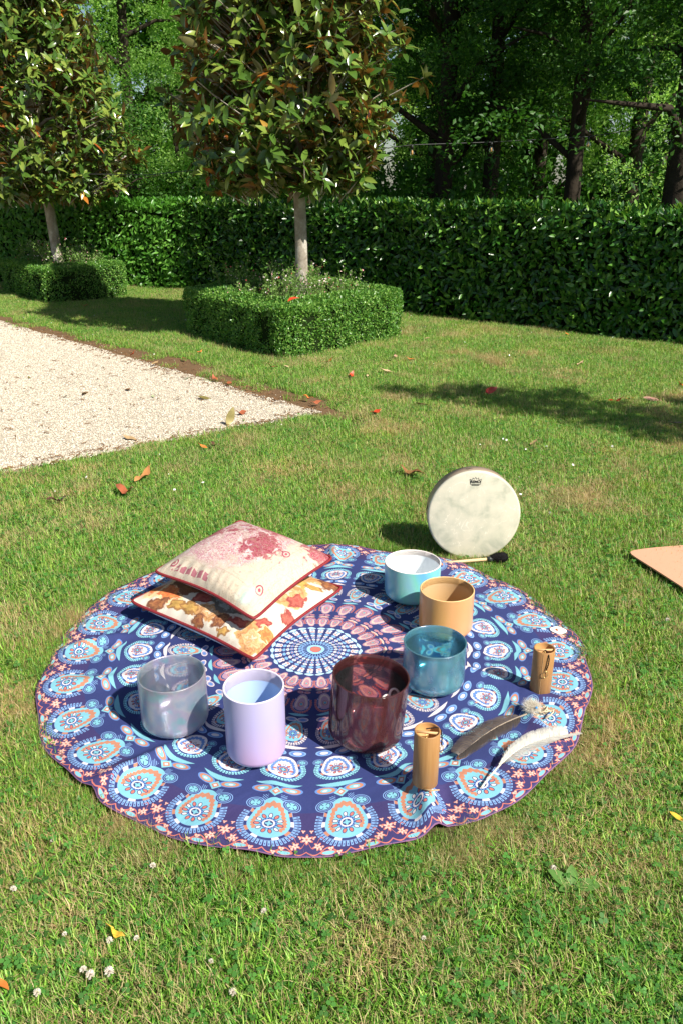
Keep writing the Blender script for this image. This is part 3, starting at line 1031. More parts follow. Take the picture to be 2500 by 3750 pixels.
# the tree to the right of the view whose branch throws the shadow on the lawn
root = thing('shade_tree', 'tree beyond the right edge whose bough throws its shadow on the lawn', 'tree', (7.4, 1.7, 0))
V, F = tube([[0, 0, 0], [.05, .02, 2], [-.05, 0, 4], [.1, .1, 5.0]], [.16, .13, .09, .04], 10)
obj('trunk', mesh_np('tree_trunk', V, F, M_WBARK, True), root)
k_ = 1.018
cls = []
for gx, gy, rr in [(.42, 6.12, .18), (.75, 6.0, .26), (1.05, 6.12, .26), (1.05, 5.80, .26), (1.35, 5.95, .28), (1.35, 5.58, .30), (1.65, 5.75, .30), (1.7, 5.35, .30), (2.0, 5.15, .32), (2.05, 5.50, .28), (1.75, 6.05, .18), (2.35, 5.0, .34), (2.35, 5.35, .26), (2.75, 5.1, .42), (2.6, 4.8, .3), (2.5, 5.75, .18), (2.0, 4.9, .2),
                   (3.2, 5.1, .4), (3.6, 5.2, .5), (4.1, 5.0, .5)]:
    h = 3.9 + .25 * math.sin(gx * 5)
    cls.append([gx + SUN_AZ[0] * k_ * h - 7.4, gy + SUN_AZ[1] * k_ * h - 1.7, h, rr])
for k in range(24):
    d = rand_dirs(1)[0]
    cls.append([d[0] * 1.0 + 2.0, d[1] * 1.0 - 1.6, 5.2 + d[2] * .8, .6])
V, F = tube([[-.02, 0, 3.4], [cls[11][0], cls[11][1], 3.9], [cls[6][0], cls[6][1], 3.9], [cls[1][0], cls[1][1], 3.9]], [.05, .03, .014, .005], 7)
obj('limb', mesh_np('tree_limb', V, F, M_WBARK, True), root)
P = np.concatenate([np.array(c[:3]) + rand_dirs(int(270 * (c[3] / .4) ** 1.5)) * c[3] * (rng.random((int(270 * (c[3] / .4) ** 1.5), 1)) ** .5) * [1, 1, .55] for c in cls])
n = len(P)
tv = np.array([[0, 0, 0], [.45, .27, .05], [1, 0, -.06], [.45, -.27, .05]])
V, F, ix = scatter(tv, np.array([[0, 1, 2, 3]]), P, frames(rand_dirs(n), rand_dirs(n) * .6 + [0, 0, 1.]), rng.uniform(.07, .11, n))
tag(obj('crown', mesh_np('tree_crown', V, F, D2, tint=rng.random(n)[ix]), root), kind='stuff')

# far wood: one mass of foliage closing the view
n = 150000
ang = rng.uniform(-.62, .62, n)
dist = rng.uniform(23, 29, n)
zz = rng.random(n) ** .85 * (10.5 + 3.5 * vnoise(ang * 20, ang * 0, 1.3))
lump = vnoise(ang * 40, zz, 1.1)
P = np.c_[np.sin(ang) * dist, np.cos(ang) * dist, zz]
P = P[(lump > .26) | (zz < 1.5)]
n = len(P)
V, F, ix = scatter(tv, np.array([[0, 1, 2, 3]]), P, frames(rand_dirs(n), rand_dirs(n) * .7 + [0, -.3, 1.]), rng.uniform(.22, .42, n))
tag(obj('far_wood', mesh_np('far_wood', V, F, D2, tint=rng.random(n)[ix])), 'far mass of green wood closing the view behind the trees', 'wood', kind='stuff')

# undergrowth behind the hedges
n = 42000
s_ = rng.uniform(-7, 11, n)
P = np.c_[HC + s_[:, None] * hd - rng.uniform(1.6, 9, n)[:, None] * hn, rng.random(n) ** 1.4 * 2.0]
P = P[vnoise(P[:, 0], P[:, 1], .9) + .35 * rng.random(n) > .5]
n = len(P)
V, F, ix = scatter(tv, np.array([[0, 1, 2, 3]]), P, frames(rand_dirs(n), rand_dirs(n) * .6 + [0, 0, 1.]), rng.uniform(.08, .15, n))
tag(obj('undergrowth', mesh_np('undergrowth', V, F, D0, tint=rng.random(n)[ix])), 'low dark undergrowth in the wood behind the hedge', 'undergrowth', kind='stuff')

# string of bulbs
M_CABLE = simple('grey_cable', (.07, .07, .07), .5, .4)
M_BLACK = simple('black_plastic', (.012, .012, .013), .45, .5)
t = NT('clear_bulb_glass')
gl = t.n('ShaderNodeBsdfGlossy'); gl.inputs['Roughness'].default_value = .05
ts = t.n('ShaderNodeBsdfTransparent'); ts.inputs[0].default_value = (.95, .93, .88, 1)
fr = t.n('ShaderNodeFresnel'); fr.inputs[0].default_value = 1.5
M_BULB = t.finish(t.mixsh(E(t, fr.outputs[0]) * .9 + .16, ts, gl))
M_FIL = simple('bulb_filament', (.8, .45, .12), .4, .5)
root = thing('string_lights', 'thin cable of clear glass bulbs hanging before the dark wood', 'string lights', (2.9, 10.3, 2.0))
w = np.array([[-5.0, 12.6, 1.72], [-2.35, 10.5, 1.66], [-.6, 10.2, 1.82], [.84, 10.3, 1.985], [1.80, 10.4, 2.02], [2.96, 10.4, 2.08], [4.1, 10.45, 2.24], [6.5, 10.5, 2.7]]) - [2.9, 10.3, 2.0]
tt = np.linspace(0, len(w) - 1, 50)
wp = np.c_[[np.interp(tt, np.arange(len(w)), w[:, k]) for k in range(3)]].T
obj('cable', mesh_np('cable', *tube(wp, .0045, 5), M_CABLE), root)
sock = lathe([(0.0001, 0), (.012, 0), (.014, -.02), (.016, -.045), (.0001, -.045)], 10)
bulb = lathe([(.0001, -.045), (.012, -.045), (.016, -.058), (.028, -.085), (.029, -.10), (.020, -.122), (.0001, -.13)], 14)
fil = lathe([(.0001, -.055), (.008, -.06), (.013, -.085), (.010, -.105), (.0001, -.110)], 8)
sm, bm, fm = mesh_np('bulb_socket', *sock, M_BLACK, True), mesh_np('bulb_glass', *bulb, M_BULB, True), mesh_np('bulb_filament', *fil, M_FIL, True)
for q in w[3:7]:
    b = obj('bulb', bm, root, q)
    obj('socket', sm, b); obj('filament', fm, b)


# ================================================================== TAPESTRY
NS = 26                                   # spokes of the printed mandala
TH0 = R(-96.6)


def tapestry_material():
    t = NT('mandala_print')
    uvn = t.n('ShaderNodeUVMap', uv_map='UVMap')
    wob = t.noise(uvn.outputs[0], 22, 2)
    sep = t.n('ShaderNodeSeparateXYZ')
    t.link(uvn.outputs[0], sep.inputs[0])
    sw = t.n('ShaderNodeSeparateColor'); t.link(wob.outputs['Color'], sw.inputs[0])
    x = (E(t, sep.outputs[0]) - .5) * 2.0 + (E(t, sw.outputs[0]) - .5) * .005
    y = (E(t, sep.outputs[1]) - .5) * 2.0 + (E(t, sw.outputs[1]) - .5) * .005
    r = (x * x + y * y).sqrt()
    th = y.atan2(x)
    a = (th - TH0) * (NS / (2 * math.pi)) + .5 + 2 * NS
    kidx = a.floor()
    phi = (a.frac() - .5) * (2 * math.pi / NS)
    u = r * phi.cos()
    v = r * phi.sin()
    av = v.abs()
    wb = r * ((math.pi / NS) - phi.abs())       # distance to the line between two spokes
    NAVY, NAVY2 = (.020, .032, .135), (.034, .026, .110)
    CYAN, LBL, BLUE = (.18, .45, .53), (.19, .34, .60), (.10, .21, .48)
    ORG, COR, WHT, CREAM, LIL = (.45, .19, .11), (.52, .15, .11), (.64, .58, .58), (.62, .46, .38), (.30, .27, .43)
    st = {'c': t.mixc(r > .745, NAVY, NAVY2)}

    def paint(mask, col):
        st['c'] = t.mixc(mask, st['c'], col)

    def ell(uc, vc, ru, rv, vv=None, rot=0.0):
        du = u - uc
        dv = (av if vv is None else vv) - vc
        if rot:
            cu = du * math.cos(rot) + dv * math.sin(rot)
            dv = dv * math.cos(rot) - du * math.sin(rot)
            du = cu
        return ((du / ru) * (du / ru) + (dv / rv) * (dv / rv)).sqrt()

    def paisley(uc, su, sv, M, loop, chk, fill, zig, core, fine=True, dots=BLUE):
        p_ = (u - uc) / su
        q_ = v / sv
        rho = (p_ * p_ + q_ * q_).sqrt() + 1e-5
        cb = (p_ * -1.0) / rho
        tt = cb.max(0.0)
        Rb = (tt.pow(4.5) * .74 + 1.0) * .047
        n = rho / Rb
        be = q_.abs().atan2(p_ * -1.0)
        # fringe of loops
        lp = ((be * (M / (2 * math.pi))).frac() - .5).abs() * (2 * math.pi / M) * rho
        side = tt < .60
        paint(n.band(1.20, 1.50) * side * (lp < 2 * math.pi / M * .056 * (.36 if fine else .44)), loop)
        paint(n.band(1.33, 1.44) * side * (lp < 2 * math.pi / M * .056 * .13), NAVY)
        # chequered ring
        m4 = (be * (20 / (2 * math.pi))).floor().mod(4.0)
        ring = n.band(1.02, 1.17) * (tt < .72)
        paint(n.band(1.0, 1.19) * (tt < .72), LBL)
        paint(ring, NAVY)
        paint(ring * (m4 < .5), chk[0])
        paint(ring * m4.band(1.5, 2.5), chk[1])
        paint(n < 1.0, fill)
        # flame shaped band
        tri = ((be * 4.2).frac() - .5).abs() * .16
        paint((n - tri).band(.60, .80) * (cb > -.62), zig)
        if fine:
            pe = ((be * (11 / (2 * math.pi)) + .5).frac() - .5).abs() * (2 * math.pi / 11) * rho
            al = ((be * (11 / (2 * math.pi)) + .5).floor()).mod(2.0)
            dr = rho - .0262
            e1 = (dr * dr * (1 / .0078 ** 2) + pe * pe * (1 / .0052 ** 2))
            paint(e1 < 1.0, NAVY)
            e2 = (dr * dr * (1 / .0058 ** 2) + pe * pe * (1 / .0034 ** 2))
            paint(e2 < 1.0, t.mixc(al, WHT, COR))
        paint(rho < .0188, dots)
        dt = ((be * (16 / (2 * math.pi))).frac() - .5).abs() * (2 * math.pi / 16) * rho
        paint(rho.band(.0150, .0180) * (dt < .0017), NAVY)
        paint(rho < .0140, core)
        paint(rho < .0102, NAVY)
        paint(rho < ((be * 4.0).cos() * .0022 + .0066), CYAN)

    def wing(r0, kq, vmax, wd, col):
        f_ = (1.0 - (av / vmax) * (av / vmax)).max(0.0)
        jag = ((av * 260.0).frac()) * .3 + .8
        d = (u - r0 + av * av * kq)
        paint((d.abs() < f_ * wd * jag) * (av < vmax), col)

    # --- outer row
    paisley(.793, 1.0, 1.13, 46, LBL, (WHT, ORG), CYAN, ORG, WHT)
    for uc, vc, s_ in ((.727, .047, 1.0), (.562, .047, .62)):
        n = ell(uc, vc, .019 * s_, .0235 * s_)
        paint(n < 1.0, NAVY)
        paint(n.band(.91, 1.0), LBL); paint(n.band(.68, .76), LBL); paint(n < .56, CYAN)
        crs = ((u - uc) * 1.0 + (av - vc)).abs().min(((u - uc) - (av - vc)).abs())
        paint((n < .58) * (crs < .0016 * s_), NAVY)
        paint(n < .20, CYAN)
    # paired paisleys, star and cyan wing
    for uc, vc, ru, rv, rot, cols in ((.676, .037, .0135, .030, .18, (BLUE, ORG, CYAN)), (.527, .027, .0125, .024, .15, (LBL, BLUE, WHT)),
                                      (.373, .0165, .0105, .017, .2, (WHT, LIL, BLUE)), (.241, .0105, .0070, .0105, .2, (COR, LIL, COR))):
        n = ell(uc, vc, ru, rv, rot=rot)
        paint(n < 1.0, cols[0]); paint(n < .80, cols[1]); paint(n < .5, cols[2])
        if ru > .012: paint(ell(uc, vc + .003, ru * .22, rv * .22) < 1.0, WHT)
    sd = (u - .690).abs() * 1.1 + av
    paint(sd < .019, CYAN); paint(sd < .012, ORG); paint(sd < .006, WHT)
    fr_ = ((u * 160.0 + av * 140.0).frac() - .5).abs()
    paint((av - .024).abs().band(-1, .008) * u.band(.700, .722) * (fr_ < .16), LBL)
    wing(.660, 3.4, .062, .0085, CYAN)
    # --- white row
    paisley(.597, .62, .88, 40, (.28, .66, .72), (BLUE, ORG), WHT, BLUE, ORG)
    wing(.503, 3.0, .050, .0070, WHT)
    # --- third row
    paisley(.442, .74, .60, 34, WHT, (ORG, ORG), CYAN, ORG, BLUE)
    wing(.350, 4.0, .032, .0065, CYAN)
    # --- coral rows
    paisley(.300, .60, .46, 26, COR, (NAVY, LIL), (.40, .24, .32), CREAM, CREAM, False, COR)
    wing(.226, 5.0, .022, .0050, CREAM)
    paisley(.194, .44, .34, 22, COR, (NAVY, LIL), (.40, .22, .28), CREAM, CREAM, False, COR)
    # --- inner florets along each spoke
    inn = r.band(.046, .152)
    fq = (r - .047) / .0131
    fi = fq.floor()
    ff = (fq.frac() - .5) * .0131
    wdt = r * .082 + .0004
    e = (ff * ff * (1 / .0056 ** 2) + (av / wdt) * (av / wdt))
    colr = t.mixc(fi.mod(2.0), LBL, WHT)
    paint(inn, NAVY)
    paint(inn * (av < .0014), BLUE)
    paint(inn * (e < 1.0), colr)
    paint(inn * (e < .22), t.mixc(fi.mod(3.0) > 1.5, CYAN, COR))
    wing(.145, 3.0, .0165, .0060, (.42, .66, .78))
    paint((u - .130).abs().band(-1, .006) * ((av - .006).abs() < .0035), WHT)
    # --- centre
    paint(r < .047, LBL)
    paint(r.band(.030, .043) * (av < .0030), NAVY)
    paint(r < .0285, (.30, .60, .80))
    paint(r < .0195, NAVY)
    paint(r < .0182, COR)
    # --- flowers and tendrils in the border
    bz = r > .775

    def flower(rc, wc, rad, pet, c1, c2):
        du, dw = r - rc, wb - wc
        rho = (du * du + dw * dw).sqrt()
        an = dw.atan2(du)
        e = rho / ((an * pet).cos() * .28 + .72) * (1 / rad)
        paint(bz * (e < 1.0), c1); paint(bz * (e < .74), c2); paint(bz * (e < .25), COR)
    ang = phi.abs()
    vine = (r - .868 - (ang * (NS * 3.0)).sin() * .010).abs()
    paint(bz * (vine < .0017), COR)
    vine2 = (r - .842 - (ang * (NS * 5.0) + .7).sin() * .016).abs()
    paint(bz * (vine2 < .0013) * (wb < .042), COR)
    for rc, wc, rad in ((.862, .058, .009), (.874, .078, .008), (.856, .034, .009), (.825, .016, .007), (.805, .010, .006)):
        flower(rc, wc, rad, 3.0, COR, CREAM)
    flower(.830, .0, .0175, 6.0, COR, CREAM)
    flower(.852, .026, .0125, 5.0, COR, CREAM)
    n = ell(0, 0, 1, 1) if False else None
    lf = (((r - .872) * (1 / .0065)).pow(2.0) + ((wb - .052) * (1 / .020)).pow(2.0))
    paint(bz * (lf < 1.0), COR); paint(bz * (lf < .6), CYAN)
    paint(r > .8815, (.20, .09, .18))
    # weave and soft print unevenness
    wv = t.noise(uvn.outputs[0], 420, 2)
    big = t.noise(uvn.outputs[0], 7, 3)
    c = t.mixc(E(t, wv.outputs[0]) * .05 + E(t, big.outputs[0]) * .03, st['c'], (.30, .30, .42))
    p = t.principled(Base_Color=c, Roughness=.8)
    p.inputs['Specular IOR Level'].default_value = .2
    cr = t.noise(uvn.outputs[0], 9, 5, .55, 1.6)
    ht = E(t, cr.outputs[0]) + E(t, wv.outputs[0]) * .02
    t.link(t.bump(ht, .5, .012), p.inputs['Normal'])
    return t.finish(p)


def cloth_height(X, Y):
    """height of the cloth above the lawn, X,Y relative to its centre"""
    rr = np.hypot(X, Y)
    th = np.arctan2(Y, X)
    z = .030 + .010 * (vnoise(X, Y, .16) - .5) + .006 * (vnoise(X + 3, Y, .07) - .5)
    edge = np.clip((rr - .62) / .26, 0, 1)
    z = z + edge * .007 * np.sin(th * 11 + 2.2 * vnoise(X, Y, .5) * 3) * np.clip((rr - .5) / .35, 0, 1)
    z = z - .004 * np.clip((rr - .84) / .045, 0, 1) ** 2

    def ridge(px, py, qx, qy, w, h):
        d = np.array([qx - px, qy - py]); L = np.hypot(*d); d = d / L
        s = (X - px) * d[0] + (Y - py) * d[1]
        n = -(X - px) * d[1] + (Y - py) * d[0]
        return h * np.exp(-(n / w) ** 2) * np.clip(np.minimum(s + .03, L + .03 - s) / .08, 0, 1)
    z = z + ridge(.31, -.84, .30, -.60, .026, .040) - ridge(.365, -.84, .36, -.66, .030, .020)   # standing fold at the front right
    z = z + ridge(.40, -.10, .62, -.22, .030, .026) + ridge(.62, -.22, .86, -.36, .03, .018)     # ripple by the rear bamboo chime
    z = z + ridge(-.56, -.66, -.38, -.50, .022, .022) + ridge(-.86, .02, -.66, .10, .022, .022) + ridge(-.8, -.2, -.5, -.15, .03, .014)
    z = z + ridge(.70, -.48, .60, -.30, .024, .026) + ridge(.05, .84, .06, .66, .02, .026) + ridge(.5, .72, .4, .55, .03, .018)
    z = z + ridge(-.15, -.45, -.05, -.8, .03, .010) + ridge(-.3, .8, -.26, .6, .02, .015)
    return np.maximum(z, .008)


nr, nth = 90, 340
rad = np.concatenate([[0], np.linspace(.01, 1, nr) ** .9])
thv = np.arange(nth) * 2 * np.pi / nth
Redge = .886 + .008 * np.sin(thv * 3 + .5) + .006 * np.sin(thv * 7 + 1) + .005 * np.sin(thv * 19)
Redge += -.024 * np.exp(-((thv - (2 * np.pi - R(66))) / .05) ** 2) - .016 * np.exp(-((thv - (2 * np.pi - R(130))) / .035) ** 2) - .012 * np.exp(-((thv - R(176)) / .03) ** 2)
Redge += .026 * np.cos(thv) ** 2 + .010 * np.exp(-((thv - 0) / .25) ** 2) - .012 * np.exp(-((thv - R(90)) / .5) ** 2)
pts, uv = [[0, 0]], [[.5, .5]]
for q in rad[1:]:
    rr = q * Redge
    pts += list(np.c_[rr * np.cos(thv), rr * np.sin(thv)])
    uv += list(np.c_[.5 + .5 * .884 * q * np.cos(thv), .5 + .5 * .884 * q * np.sin(thv)])
pts, uv = np.array(pts), np.array(uv)
F = []
tri = np.c_[np.zeros(nth, int), 1 + np.arange(nth), 1 + (np.arange(nth) + 1) % nth]
i_, j_ = np.meshgrid(np.arange(nr - 1), np.arange(nth), indexing='ij')
i_, j_ = i_.ravel(), j_.ravel()
qd = np.c_[1 + i_ * nth + j_, 1 + (i_ + 1) * nth + j_, 1 + (i_ + 1) * nth + (j_ + 1) % nth, 1 + i_ * nth + (j_ + 1) % nth]
Vc = np.c_[pts, cloth_height(pts[:, 0], pts[:, 1])]
cloth = obj('mandala_tapestry', mesh_np('mandala_tapestry', Vc, [tri, qd], tapestry_material(), True, uv=uv), None, (MC[0], MC[1], 0))
sol = cloth.modifiers.new('thickness', 'SOLIDIFY'); sol.thickness = .0015; sol.offset = -1
tag(cloth, 'round navy mandala tapestry with turquoise and coral paisleys spread on the lawn', 'tapestry')


def cz(x, y):
    return float(cloth_height(np.array(x - MC[0]), np.array(y - MC[1])))


# ================================================================== SINGING BOWLS
def bowl_profile(r, h, wall=.005, cr=.42):
    """cylinder with a flat floor and rounded lower corner; outside up, lip, inside down"""
    c = r * cr
    out = [(.0001, .0)] + [(r - c, 0.0)]
    for k in range(1, 9):
        a = k / 8 * math.pi / 2
        out.append((r - c + c * math.sin(a), c * .8 - c * .8 * math.cos(a)))
    for k in range(1, 7): out.append((r * (1 + .0 * k), c * .8 + (h - c * .8) * k / 6 - (.0015 if k == 6 else 0)))
    lip = [(r - wall * .3, h), (r - wall * .7, h), (r - wall, h - .0015)]
    inn = []
    ci = c - wall * .6
    ri = r - wall
    for k in range(1, 6): inn.append((ri, h - (h - c * .8) * k / 5.2))
    for k in range(0, 9):
        a = (1 - k / 8) * math.pi / 2
        inn.append((ri - ci + ci * math.sin(a), wall + ci * .8 - ci * .8 * math.cos(a)))
    inn.append((.0001, wall))
    return out, lip, inn


def bowl(label, x, y, r, h, mats, tilt=(0, 0), rotz=0.0, z=None, group='crystal singing bowls on the tapestry'):
    z = cz(x, y) + .002 if z is None else z
    root = thing('singing_bowl', label, 'singing bowl', (x, y, z), (tilt[0], tilt[1], rotz), group)
    out, lip, inn = bowl_profile(r, h)
    mo, ml, mi = mats
    if mo is mi:
        V, F = lathe(out + lip + inn, 96)
        obj('body', mesh_np('bowl_body', V, F, mo, True), root)
    else:
        V, F = lathe(out, 96); obj('outer_wall', mesh_np('bowl_outer_wall', V, F, mo, True), root)
        V, F = lathe([out[-1]] + lip + [inn[0]], 96); obj('rim', mesh_np('bowl_rim', V, F, ml, True), root)
        V, F = lathe([lip[-1]] + inn, 96); obj('inner_wall', mesh_np('bowl_inner_wall', V, F, mi, True), root)
    return root


def glaze(name, fn, rough=.25, coat=.5, spec=.5, sub=0.0):
    """fn(t, obj_coords separate xyz as E) -> colour socket"""
    t = NT(name)
    tc = t.n('ShaderNodeTexCoord')
    sp = t.n('ShaderNodeSeparateXYZ'); t.link(tc.outputs['Object'], sp.inputs[0])
    c = fn(t, tc.outputs['Object'], *[E(t, sp.outputs[k]) for k in range(3)])
    p = t.principled(Base_Color=c, Roughness=rough)
    p.inputs['Specular IOR Level'].default_value = spec
    p.inputs['Coat Weight'].default_value = coat
    p.inputs['Coat Roughness'].default_value = .12
    return t.finish(p)


def f_lav(t, o, x, y, z):
    ang = y.atan2(x)
    n = t.noise(o, 9, 2)
    g = t.ramp(z / .22 + (E(t, n.outputs[0]) - .5) * .25, [(0, (.74, .70, .74)), (.07, (.66, .60, .68)), (.10, (.50, .34, .55)), (.35, (.46, .37, .62)), (.65, (.44, .40, .66)), (1, (.46, .43, .67))])
    side = ((ang + 2.5).abs() * -1.5 + 1.0).max(0.0).min(1.0)
    return t.mixc(side * .55, g, (.34, .38, .78))


def f_aqua(t, o, x, y, z):
    ang = y.atan2(x) + z * 2.2
    s = (ang * 3.4 + 1.0).sin() * .5 + .5
    s2 = (ang * 7.3).sin() * .5 + .5
    n = E(t, t.noise(o, 16, 3).outputs[0])
    c = t.ramp(s * .6 + s2 * .25 + (n - .5) * .4, [(0, (.12, .38, .66)), (.3, (.17, .52, .64)), (.55, (.20, .60, .52)), (.75, (.24, .60, .60)), (1, (.22, .47, .72))])
    return t.mixc((1.0 - z / .02).max(0.0).min(1.0) * .7, c, (.05, .30, .38))


def f_orange(t, o, x, y, z):
    ang = y.atan2(x)
    n = E(t, t.noise(o, 12, 3).outputs[0])
    c = t.ramp((ang + 2.6) / 2.9 + (n - .5) * .2, [(0, (.66, .38, .10)), (.25, (.65, .35, .11)), (.45, (.64, .31, .13)), (.75, (.66, .32, .16)), (.88, (.68, .31, .27)), (1, (.66, .37, .15))])
    return t.mixc((z / .17).max(0.0).min(1.0) * .35, c, (.60, .34, .13))


M_LAV_O = glaze('lavender_glaze', f_lav, .38, .2)
M_LAV_I = glaze('pale_blue_interior', lambda t, o, x, y, z: t.ramp(z / .22, [(0, (.36, .52, .80)), (1, (.46, .62, .86))]), .5, .1)
M_LAV_L = glaze('lavender_lip', lambda t, o, x, y, z: t.ramp(z, [(0, (.74, .68, .84)), (1, (.74, .68, .84))]), .3, .3)
M_AQ_O = glaze('aqua_pearl_glaze', f_aqua, .22, .6)
M_AQ_I = glaze('white_frosted_interior', lambda t, o, x, y, z: t.ramp(z, [(0, (.80, .84, .86)), (1, (.80, .84, .86))]), .6, 0)
M_AQ_L = glaze('pinkish_white_lip', lambda t, o, x, y, z: t.ramp(z, [(0, (.82, .74, .70)), (1, (.82, .74, .70))]), .4, .2)
M_OR_O = glaze('orange_glaze', f_orange, .3, .4)
M_OR_I = glaze('peach_frosted_interior', lambda t, o, x, y, z: t.ramp(z / .17, [(0, (.50, .31, .12)), (1, (.58, .40, .22))]), .6, 0)
M_OR_L = glaze('orange_lip', lambda t, o, x, y, z: t.ramp(z, [(0, (.72, .46, .20)), (1, (.72, .46, .20))]), .4, .2)


def tinted_glass(name, colfn, clear, frost, gloss_rough, irid, tl_share=.4):
    """thin coloured quartz: part clear transmission, part frosted scatter, glossy skin with a pearly film"""
    t = NT(name)
    tc = t.n('ShaderNodeTexCoord')
    sp = t.n('ShaderNodeSeparateXYZ'); t.link(tc.outputs['Object'], sp.inputs[0])
    tcol, fcol = colfn(t, tc.outputs['Object'], *[E(t, sp.outputs[k]) for k in range(3)])
    tp = t.n('ShaderNodeBsdfTransparent'); t.set(tp.inputs[0], tcol)
    df = t.n('ShaderNodeBsdfDiffuse'); t.set(df.inputs[0], fcol)
    tl = t.n('ShaderNodeBsdfTranslucent'); t.set(tl.inputs[0], fcol)
    sc = t.mixsh(tl_share, df, tl)
    rf = t.n('ShaderNodeBsdfRefraction'); t.set(rf.inputs[0], tcol)
    rf.inputs['Roughness'].default_value = .28; rf.inputs['IOR'].default_value = 1.04
    body = t.mixsh(frost[1], tp, rf)
    body = t.mixsh(frost[0], body, sc)
    fr = t.n('ShaderNodeFresnel'); fr.inputs[0].default_value = 1.46
    gl = t.n('ShaderNodeBsdfGlossy'); gl.inputs['Roughness'].default_value = gloss_rough
    if irid:
        lw = t.n('ShaderNodeLayerWeight'); lw.inputs[0].default_value = .4
        nz = t.noise(tc.outputs['Object'], 11, 3)
        t.link(t.ramp((E(t, lw.outputs['Facing']) * 1.4 + E(t, nz.outputs[0]) * 1.1).frac(), irid), gl.inputs[0])
    g = E(t, fr.outputs[0]) * 1.0 + clear
    return t.finish(t.mixsh(g.min(1.0), body, gl))


PEARL = [(0, (.9, .95, 1)), (.2, (.75, .9, 1)), (.4, (.8, 1, .95)), (.6, (1, .88, .95)), (.8, (.88, .82, 1)), (1, (.9, .95, 1))]


def g_clear(t, o, x, y, z):
    n = E(t, t.noise(o, 13, 3).outputs[0])
    c = t.ramp(n, [(.3, (.90, .98, 1)), (.5, (.97, .99, 1)), (.62, (1, .96, 1)), (.75, (.88, 1, 1))])
    return c, t.ramp(n, [(.3, (.45, .84, .94)), (.43, (.72, .84, .98)), (.5, (.96, .97, .98)), (.58, (.90, .78, .96)), (.68, (.46, .92, .92))])


def g_blue(t, o, x, y, z):
    n = E(t, t.noise(o, 15, 3).outputs[0])
    c = t.ramp(n + (z / .16 - .5) * -.25, [(.25, (.62, .88, 1)), (.5, (.54, .93, 1)), (.75, (.50, .95, .98))])
    return c, t.ramp(n, [(.3, (.30, .66, .94)), (.6, (.36, .88, .95))])


def g_red(t, o, x, y, z):
    n = E(t, t.noise(o, 10, 3).outputs[0])
    c = t.ramp(n, [(.3, (.74, .33, .33)), (.55, (.82, .36, .33)), (.75, (.86, .50, .50))])
    return c, t.ramp(n, [(.3, (.26, .085, .105)), (.6, (.32, .11, .11)), (.8, (.42, .20, .21))])


M_CLEAR = tinted_glass('frosted_clear_quartz', g_clear, .14, (.34, .20), .30, PEARL)
M_BLUEG = tinted_glass('blue_aura_quartz', g_blue, .12, (.30, .06), .2, [(0, (.8, .9, 1)), (.3, (.6, 1, 1)), (.5, (.7, .8, 1)), (.7, (1, .8, 1)), (1, (.8, .9, 1))])
M_REDG = tinted_glass('wine_red_quartz', g_red, .035, (.30, .08), .07, None)
M_CLEAR_IN = tinted_glass('polished_quartz_inside', lambda t, o, x, y, z: (t.ramp(z, [(0, (.96, .97, .98)), (1, (.96, .97, .98))]), t.ramp(z, [(0, (.7, .75, .8)), (1, (.7, .75, .8))])), .01, (.03, 0), .1, PEARL)
M_MILK_IN = tinted_glass('frosted_quartz_inside', g_clear, .06, (.12, .0), .25, PEARL)
M_BLUE_IN = tinted_glass('blue_quartz_inside', g_blue, .05, (.10, .0), .2, None)
bowl('frosted clear quartz singing bowl with pearly sheen, left of the lavender bowl', -.489, 1.912, .097, .176, (M_CLEAR, M_CLEAR, M_MILK_IN))
bowl('tall lavender singing bowl with pale blue inside and white base', -.235, 1.764, .082, .222, (M_LAV_O, M_LAV_L, M_LAV_I))
red_b = bowl('large see-through wine red singing bowl, widest of the set', .066, 1.838, .107, .206, (M_REDG, M_REDG, M_CLEAR_IN), (0, R(4.5)), z=cz(.066, 1.838) + .006)
bowl('see-through blue singing bowl between the orange and the wine red bowls', .291, 2.106, .098, .157, (M_BLUEG, M_BLUEG, M_BLUE_IN))
bowl('opaque orange singing bowl with peach inside, behind the blue glass bowl', .369, 2.434, .095, .169, (M_OR_O, M_OR_L, M_OR_I))
bowl('low turquoise pearl singing bowl with white inside, farthest back', .272, 2.698, .107, .150, (M_AQ_O, M_AQ_L, M_AQ_I))

# two white rings inside the wine red bowl
M_RUB = simple('white_rubber', (.80, .77, .70), .5, .4, .04)
th = np.linspace(0, 2 * np.pi, 33)[:-1]
for (x_, y_, z_, tz, lb) in [(.128, 1.845, .150, .25, 'white rubber ring leaning inside the wine red bowl, left of the pair'), (.150, 1.868, .155, .5, 'white rubber ring leaning inside the wine red bowl, right of the pair')]:
    ring = np.c_[.016 * np.cos(th), 0 * th, .019 * np.sin(th)]
    n = 8
    tt_ = np.arange(n) * 2 * np.pi / n
    V = np.concatenate([np.c_[(.016 + .003 * math.cos(q)) * np.cos(th), np.full(32, .0045 * math.sin(q)), (.020 + .003 * math.cos(q)) * np.sin(th)] for q in tt_])
    F = np.array([[a * 32 + b, a * 32 + (b + 1) % 32, ((a + 1) % n) * 32 + (b + 1) % 32, ((a + 1) % n) * 32 + b] for a in range(n) for b in range(32)])
    tag(obj('rubber_ring', mesh_np('rubber_ring', V, F, M_RUB, True), None, (x_, y_, z_), (R(-25), 0, tz)), lb, 'ring', 'white rings in the wine red bowl')


# ================================================================== CUSHIONS
M_PIPE = simple('wine_red_piping', (.22, .022, .028), .6, .3, .2, 90, .3)
M_BACKC = simple('pale_blue_cushion_back', (.55, .66, .80), .8, .15, .06, 40, .1)


